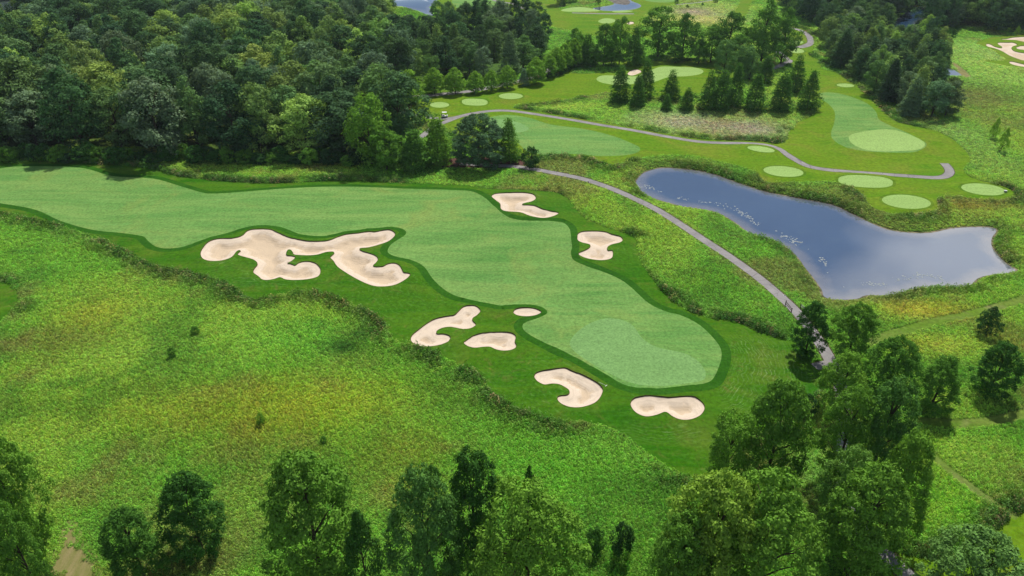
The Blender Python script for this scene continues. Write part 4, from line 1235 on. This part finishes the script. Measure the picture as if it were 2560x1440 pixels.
# ------------------------------------------------------------------ scattered plants: points carrying size, turn and colour, one plant on each
def scatter(name, P3, rot, scl, idx, col, meshes, **props):
    pool = bpy.data.collections.new(name + '_kinds')
    for i, me in enumerate(meshes):
        pool.objects.link(bpy.data.objects.new(f'{name}_kind_{i}', me))
    me = bpy.data.meshes.new(name)
    me.vertices.add(len(P3))
    me.vertices.foreach_set('co', np.ascontiguousarray(P3, np.float32).ravel())
    attr(me, 'rot', 'FLOAT_VECTOR', rot)
    attr(me, 'scl', 'FLOAT_VECTOR', scl)
    attr(me, 'idx', 'INT', idx)
    attr(me, 'col', 'FLOAT_COLOR', np.column_stack([col, np.ones(len(col))]))
    o = obj(name, me, **props)
    ng = bpy.data.node_groups.new(name + '_scatter', 'GeometryNodeTree')
    ng.interface.new_socket('Geometry', in_out='INPUT', socket_type='NodeSocketGeometry')
    ng.interface.new_socket('Geometry', in_out='OUTPUT', socket_type='NodeSocketGeometry')
    nn, ll = ng.nodes, ng.links
    gi, go = nn.new('NodeGroupInput'), nn.new('NodeGroupOutput')
    ci = nn.new('GeometryNodeCollectionInfo')
    ci.inputs['Collection'].default_value = pool
    ci.inputs['Separate Children'].default_value = True
    ci.inputs['Reset Children'].default_value = True
    ip = nn.new('GeometryNodeInstanceOnPoints')
    ip.inputs['Pick Instance'].default_value = True

    def named(nm, typ):
        a = nn.new('GeometryNodeInputNamedAttribute')
        a.data_type = typ
        a.inputs['Name'].default_value = nm
        return a.outputs['Attribute']
    ll.new(gi.outputs[0], ip.inputs['Points'])
    ll.new(ci.outputs[0], ip.inputs['Instance'])
    ll.new(named('idx', 'INT'), ip.inputs['Instance Index'])
    ll.new(named('rot', 'FLOAT_VECTOR'), ip.inputs['Rotation'])
    ll.new(named('scl', 'FLOAT_VECTOR'), ip.inputs['Scale'])
    ll.new(ip.outputs[0], go.inputs[0])
    md = o.modifiers.new('plants', 'NODES')
    md.node_group = ng
    return o


if far_pts:
    fm = []
    for k in range(6):
        me = VAR['forest'][k][0].copy()
        me.materials[0] = M['leaf_inst']
        fm.append(me)
    fp = np.array([(x, y, 0, h, w) for x, y, h, w, c in far_pts])
    fz = land(fp[:, 0], fp[:, 1])
    nf = len(fp)
    scatter('forest', np.column_stack([fp[:, :2], fz - .1]), np.column_stack([np.zeros((nf, 2)), rng.uniform(0, 6.28, nf)]), np.column_stack([fp[:, 4], fp[:, 4], fp[:, 3]]),
            rng.integers(0, 6, nf), np.array([c for *_r, c in far_pts]), fm, kind='stuff', label='far treetops of the wood merging into one dark mass')


def weed_mesh(seed, n, tall, broad):
    """a clump of leafy stems, unit wide"""
    rg = np.random.default_rng(seed)
    a = rg.uniform(0, 6.28, n)
    r = np.sqrt(rg.uniform(0, 1, n)) * .5
    hz = tall * (1 - .75 * (r / .5) ** 2) * rg.uniform(.35, 1.0, n)
    C = np.stack([np.cos(a) * r, np.sin(a) * r, hz], 1)
    N = np.stack([np.cos(a) * .5, np.sin(a) * .5, np.full(n, 1.1)], 1) + rg.normal(size=(n, 3)) * .5
    V, Fq = leaf_quads(C, N, broad * rg.uniform(.6, 1.3, n), rg, .5)
    me = mesh_from('weed', V, Fq, M['weed'])
    attr(me, 'lv', 'FLOAT', np.repeat(np.clip(.5 + .16 * rg.normal(size=n), 0, 1), 4))
    return me


WEEDS = [weed_mesh(90 + i, 26, .55, .3) for i in range(4)] + [weed_mesh(95 + i, 30, .8, .26) for i in range(2)]
# candidates across the view, closer together near the camera
cx, cy_ = [], []
y = 58.0
while y < 620:
    d = math.hypot(y, CH)
    s = d * .0027
    xm = .72 * (y * math.cos(PITCH) + CH * math.sin(PITCH)) + 6
    xs = np.arange(-xm, xm, s)
    cx.append(xs + rng.uniform(-.45, .45, len(xs)) * s)
    cy_.append(np.full(len(xs), y) + rng.uniform(-.45, .45, len(xs)) * s)
    y += s
cx, cy_ = np.concatenate(cx), np.concatenate(cy_)
r = zone_at(cx, cy_)
ok = (r < 0) | np.isin(r, meadow_ids)
ok |= inside(P_dirt, cx, cy_) & (fbm(cx / 1.6, cy_ / 1.6, 91, 3) + .45 * np.exp(-dist(P_dirt, cx, cy_, 6) / .6) > .74)
cx, cy_ = cx[ok], cy_[ok]
wood_w = ccw(proj(np.array(WOOD)))
ok = ~(inside(wood_w, cx, cy_) & (dist(wood_w, cx, cy_, 8) > 6))
cx, cy_ = cx[ok], cy_[ok]
dcam = np.hypot(cy_, CH)
n = len(cx)
cz = land(cx, cy_)
edge_d = np.full(n, 12.0)
for P in (P_rough, P_upper, P_leftm, P_corner, P_isl):
    edge_d = np.minimum(edge_d, dist(P, cx, cy_, 12))
pond_d = dist(P_pond, cx, cy_, 12)
path_d = np.full(n, 12.0)
for k_ in ('main', 'upper'):
    path_d = np.minimum(path_d, dist(PATHLINES[k_], cx, cy_, 12, False))
hn = fbm(cx / 14, cy_ / 14, 41, 3)
fr = np.exp(-(edge_d / 3.3) ** 2) * sstep(.3, .5, fbm(cx / 22, cy_ / 22, 51, 3)) * sstep(1.8, 4, path_d)
fr = fr * sstep(.12, .5, fbm(cx / 4, cy_ / 4, 57, 2))
fr = np.maximum(fr, .75 * np.exp(-((pond_d - 1.5) / 2.2) ** 2) * sstep(.35, .6, hn))
base = dcam * .0027
w = base * rng.uniform(1.2, 2.0, n) * (1 + 1.3 * fr)
h = (.42 + .5 * (hn - .5) + .16 * rng.normal(size=n)).clip(.16, .9) * (1 + 1.15 * fr) * np.where(path_d < 2.6, .6, 1)
idx = np.where(fr > .4, rng.integers(4, 6, n), rng.integers(0, 4, n))
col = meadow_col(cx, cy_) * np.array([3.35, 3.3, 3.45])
pick = rng.uniform(size=n)
fcol = np.where((pick < .62)[:, None], A(54, 92, 40)[None], np.where((pick < .88)[:, None], A(88, 108, 68)[None], A(138, 122, 92)[None]))
fcol = fcol * (.75 + .5 * fbm(cx / 5, cy_ / 5, 61, 2))[:, None]
f2 = (fr * .85)[:, None]
col = col * (1 - f2) + fcol * f2 * 1.9
col = col * rng.uniform(.65, 1.35, (n, 1)) * (1 + .08 * rng.normal(size=(n, 3)))
col = np.clip(col, .008, .7)
print('WEEDS', n)
scatter('meadow_weeds', np.column_stack([cx, cy_, cz]), np.column_stack([rng.normal(size=(n, 2)) * .08, rng.uniform(0, 6.28, n)]), np.column_stack([w, w, h / .6]), idx, col, WEEDS,
        kind='stuff', label='leafy weeds and tall grasses covering the meadows')

# lily pads drifting along the near shore
q = rng.uniform(size=(26000, 2)) * (P_pond.max(0) - P_pond.min(0)) + P_pond.min(0)
q = q[inside(P_pond, q[:, 0], q[:, 1])]
d = dist(P_pond, q[:, 0], q[:, 1], 12)
LSH = proj(smooth([(2330, 719), (2272, 726), (2223, 738), (2166, 738), (2142, 747), (2092, 749), (2061, 742), (2054, 724), (2033, 693), (2012, 668), (1998, 647), (1976, 626), (1941, 605), (1906, 594), (1871, 580), (1843, 559), (1801, 534), (1765, 524), (1713, 517), (1678, 508), (1640, 497), (1608, 482)], 3, False), WATER_Z)
dl = dist(LSH, q[:, 0], q[:, 1], 12, False)
n1 = fbm(q[:, 0] / 5, q[:, 1] / 5, 77, 4)
pr = np.exp(-((dl - 4.2 - 2.5 * (fbm(q[:, 0] / 12, q[:, 1] / 12, 78, 2) - .5)) / .8) ** 2) * sstep(.4, .58, n1)
q = q[rng.uniform(size=len(q)) < pr]
a = np.linspace(0, 6.0, 8)[:, None]
V = np.vstack([[[0, 0, 0]], np.column_stack([np.cos(a[:, 0]) * .5, np.sin(a[:, 0]) * .5, np.zeros(8)])])
pad = mesh_from('pad', V, np.array([(0, i, i + 1) for i in range(1, 8)]), M['lily'])
if len(q):
    nq = len(q)
    s = rng.uniform(.2, .6, nq)
    scatter('lily_pads', np.column_stack([q, np.full(nq, WATER_Z + .015)]), np.column_stack([np.zeros((nq, 2)), rng.uniform(0, 6.28, nq)]), np.column_stack([s, s, s]), np.zeros(nq, int), np.tile(A(190, 196, 196), (nq, 1)), [pad],
            kind='stuff', label='pale lily pads drifting along the pond shore')


# ------------------------------------------------------------------ small things
def ground(px, py):
    x, y = proj([(px, py)])[0]
    return float(x), float(y), float(land(np.array([x]), np.array([y]))[0])


def thing(name, loc, rz, label, cat, group=None):
    e = bpy.data.objects.new(name, None)
    COL.objects.link(e)
    e.location = loc
    e.rotation_euler = (0, 0, rz)
    e['label'], e['category'] = label, cat
    if group:
        e['group'] = group
    return e


def part(name, mb, mat, parent, bevel=0.0):
    o = obj(name, mb.mesh(name, M[mat]), parent)
    if bevel:
        b = o.modifiers.new('bevel', 'BEVEL')
        b.width, b.segments = bevel, 2
    return o


# golf cart (nose to +x)
g = thing('golf_cart', ground(1112, 293), .05, 'white golf cart parked where the upper path forks', 'golf cart')
part('body', MB().box(-.05, 0, .42, 2.2, 1.1, .28).box(.85, 0, .66, .55, 1.05, .3, 0, .8).box(-.75, 0, .68, .75, 1.1, .26, 0, .92), 'white_paint', g, .05)
part('roof', MB().box(-.1, 0, 1.86, 1.75, 1.15, .07, 0, .95), 'white_paint', g, .03)
st = part('seat', MB().box(-.3, 0, .82, .5, 1.0, .14).box(-.56, 0, 1.08, .1, 1.0, .42), 'seat', g, .03)
for sx, sy in ((.72, .5), (.72, -.5), (-.85, .5), (-.85, -.5)):
    part('roof_post', MB().tube([(sx, sy, .75), (sx * .93, sy, 1.84)], [.022, .022], 6), 'steel', g)
part('windscreen', MB().box(.74, 0, 1.28, .02, .98, .95), 'glass', g)
part('steering_wheel', MB().tube([(.45, .25, .95), (.3, .25, 1.12)], [.02, .02], 5).tube([(.28 + .0 * i, .25 + .17 * math.cos(i * .7854), 1.14 + .15 * math.sin(i * .7854)) for i in range(9)], [.015] * 9, 5), 'black', g)
for sx in (.8, -.75):
    for sy in (.5, -.5):
        wv = part('wheel', MB().tube([(sx, sy - .09, .23), (sx, sy + .09, .23)], [.23, .23], 14), 'black', g)
        part('hub', MB().tube([(sx, sy - .1, .23), (sx, sy + .1, .23)], [.1, .1], 10), 'steel', wv)
part('bag_rack', MB().box(-1.12, 0, .75, .3, .9, .06).tube([(-1.1, -.2, .5), (-1.2, -.2, 1.25)], [.13, .15], 9).tube([(-1.1, .22, .5), (-1.2, .22, 1.25)], [.13, .15], 9), 'black', g)

# rail fences where the path narrows
for (a, b, mat, lab) in (((1963.5, 762), (1978, 781), 'wood_dark', 'two-post dark rail fence on the meadow side of the cart path'), ((2000.5, 770), (2010, 772), 'wood_pale', 'pale railed fence half hidden by the tree on the pond side of the path')):
    pa, pb = ground(*a), ground(*b)
    L = math.hypot(pb[0] - pa[0], pb[1] - pa[1])
    if L < 2.4:
        L = 2.4
    rz = math.atan2(pb[1] - pa[1], pb[0] - pa[0])
    if mat == 'wood_pale':
        rz = math.atan2(-2.2, .95)
    f = thing('rail_fence', pa, rz, lab, 'fence')
    for k in (0, L):
        part('post', MB().box(k, 0, .45, .14, .14, 1.25, 0, .9), 'wood_dark', f)
    for z in (.42, .82):
        part('rail', MB().box(L / 2, .0, z, L - .14, .06, .13), mat, f)

# marker posts
for px, py, lab in ((1609, 519, 'short black post on the meadow edge halfway along the pond'), (1470.5, 458, 'short black post where the cart path starts down to the pond'), (1177, 281, 'short black post at the lawn edge near the parked cart')):
    p = thing('marker_post', ground(px, py), 0, lab, 'post')
    part('shaft', MB().box(0, 0, .36, .13, .13, .75, .3, .85), 'black', p)
    part('cap', MB().box(0, 0, .755, .16, .16, .04, .3), 'steel', p)
# litter bins and the ball washer
for px, py, lab in ((1003, 277, 'brown bin with a pale notice board by the mulch bed'), (973.5, 274, 'dark brown bin half hidden by leaves at the mulch bed')):
    p = thing('litter_bin', ground(px, py), .4, lab, 'bin')
    part('body', MB().box(0, 0, .5, .75, .75, .95, 0, .92), 'brown', p, .03)
    part('lid', MB().box(0, 0, 1.02, .8, .8, .08), 'black', p)
p = thing('notice_board', ground(1002, 273), .1, 'narrow pale notice board behind the brown bin', 'sign')
part('post', MB().box(0, 0, .6, .08, .08, 1.2), 'wood_dark', p)
part('panel', MB().box(0, -.06, 1.35, .42, .05, .7), 'white_paint', p)
p = thing('sign_post', ground(1024, 293), 0, 'thin dark pole in the grass by the path end', 'pole')
part('pole', MB().tube([(0, 0, 0), (0, 0, 2.6)], [.05, .04], 7), 'black', p)
part('finial', MB().tube([(0, 0, 2.6), (0, 0, 2.68), (0, 0, 2.75)], [.04, .07, .01], 7), 'black', p)
p = thing('storage_box', ground(2511.5, 484), -.5, 'small white box on the tee nearest the picture edge', 'box')
part('chest', MB().box(0, 0, .22, .75, .42, .42), 'steel', p, .02)
part('lid', MB().box(0, 0, .47, .8, .47, .09, 0, .92), 'white_paint', p, .02)
p = thing('tee_marker', ground(1075, 266.5), 0, 'dark ball washer stand at the rim of the round tee', 'stand')
part('stand', MB().tube([(0, 0, 0), (0, 0, .8)], [.05, .05], 7).box(0, 0, .03, .3, .3, .06), 'black', p)
part('washer', MB().tube([(0, 0, .8), (0, 0, .9), (0, 0, 1.15), (0, 0, 1.2)], [.08, .14, .14, .05], 9), 'brown', p)
p = thing('flagstick', ground(1998, 134), 0, 'small flag on the round green under the path bend', 'flag')
part('pole', MB().tube([(0, 0, 0), (0, 0, 2.2)], [.03, .02], 6), 'white_paint', p)
part('flag', MB().box(.28, 0, 1.98, .55, .02, .38), 'red', p)
p = thing('bunker_rake', ground(1496, 962), -.72, 'pale rake lying on the rim of the comma shaped bunker', 'rake')
part('handle', MB().tube([(0, 0, .06), (1.6, 0, .09)], [.022, .02], 6), 'white_paint', p)
part('head', MB().box(1.62, 0, .08, .06, .55, .05), 'white_paint', p)
# drain and joints in the cart path
p = thing('drain_grate', ground(1962, 738.5), -.9, 'round dark drain cover set in the cart path', 'drain')
part('frame', MB().tube([(0, 0, -.02), (0, 0, .012)], [.3, .3], 16), 'steel', p)
part('cover', MB().tube([(0, 0, -.01), (0, 0, .02)], [.24, .24], 16), 'black', p)

# house in the far corner
hz = float(land(np.array([hx]), np.array([hy]))[0])
hs = thing('house', (hx - 5.5, hy + 4, hz), -.35, 'pale two storey house with a grey roof behind the wood', 'house')
part('wall', MB().box(0, 0, 3.2, 14, 10, 6.4).box(4.2, -5.8, 3.0, 5, 2.4, 6.0), 'siding', hs)
rm = MB()
rm.V = [(-7.5, -5.6, 6.3), (7.5, -5.6, 6.3), (7.5, 5.6, 6.3), (-7.5, 5.6, 6.3), (-7.5, 0, 9.8), (7.5, 0, 9.8), (1.4, -7.4, 6.0), (7.0, -7.4, 6.0), (4.2, -7.4, 8.8), (4.2, -1.0, 8.8), (1.4, -1.0, 6.0), (7.0, -1.0, 6.0)]
rm.F = [(0, 1, 5, 4), (2, 3, 4, 5), (0, 4, 3), (1, 2, 5), (0, 3, 2, 1), (6, 10, 9, 8), (7, 8, 9, 11), (6, 8, 7)]
rf = part('roof', rm, 'roof_shingle', hs)
part('chimney', MB().box(-3, 1, 9.6, 1, 1, 2.4), 'brown', rf)
for wx, wz, wy in ((-5, 4.7, -5.03), (-2, 4.7, -5.03), (-5, 1.7, -5.03), (-2, 1.7, -5.03), (3.2, 4.6, -7.03), (5.2, 4.6, -7.03), (3.2, 1.6, -7.03), (5.2, 1.6, -7.03)):
    wf = part('window', MB().box(wx, wy, wz, 1.25, .1, 1.6), 'white_paint', hs)
    part('pane', MB().box(wx, wy - .06, wz, 1.0, .04, 1.35), 'glass', wf)
part('door', MB().box(.3, -5.04, 1.1, 1.1, .1, 2.2), 'brown', hs)

# ------------------------------------------------------------------ the summer air
hb = MB().box(0, 2200, 41, 6100, 5700, 90)
hm = bpy.data.materials.new('summer_haze')
hm.use_nodes = True
hm.node_tree.nodes.clear()
ho_ = hm.node_tree.nodes.new('ShaderNodeOutputMaterial')
hv = hm.node_tree.nodes.new('ShaderNodeVolumePrincipled')
hv.inputs['Color'].default_value = (.72, .86, 1.0, 1)
hv.inputs['Density'].default_value = .00006
hv.inputs['Anisotropy'].default_value = .3
hm.node_tree.links.new(hv.outputs[0], ho_.inputs['Volume'])
M['haze'] = hm
obj('haze', hb.mesh('haze', hm), kind='stuff', label='thin summer haze over the far woods')
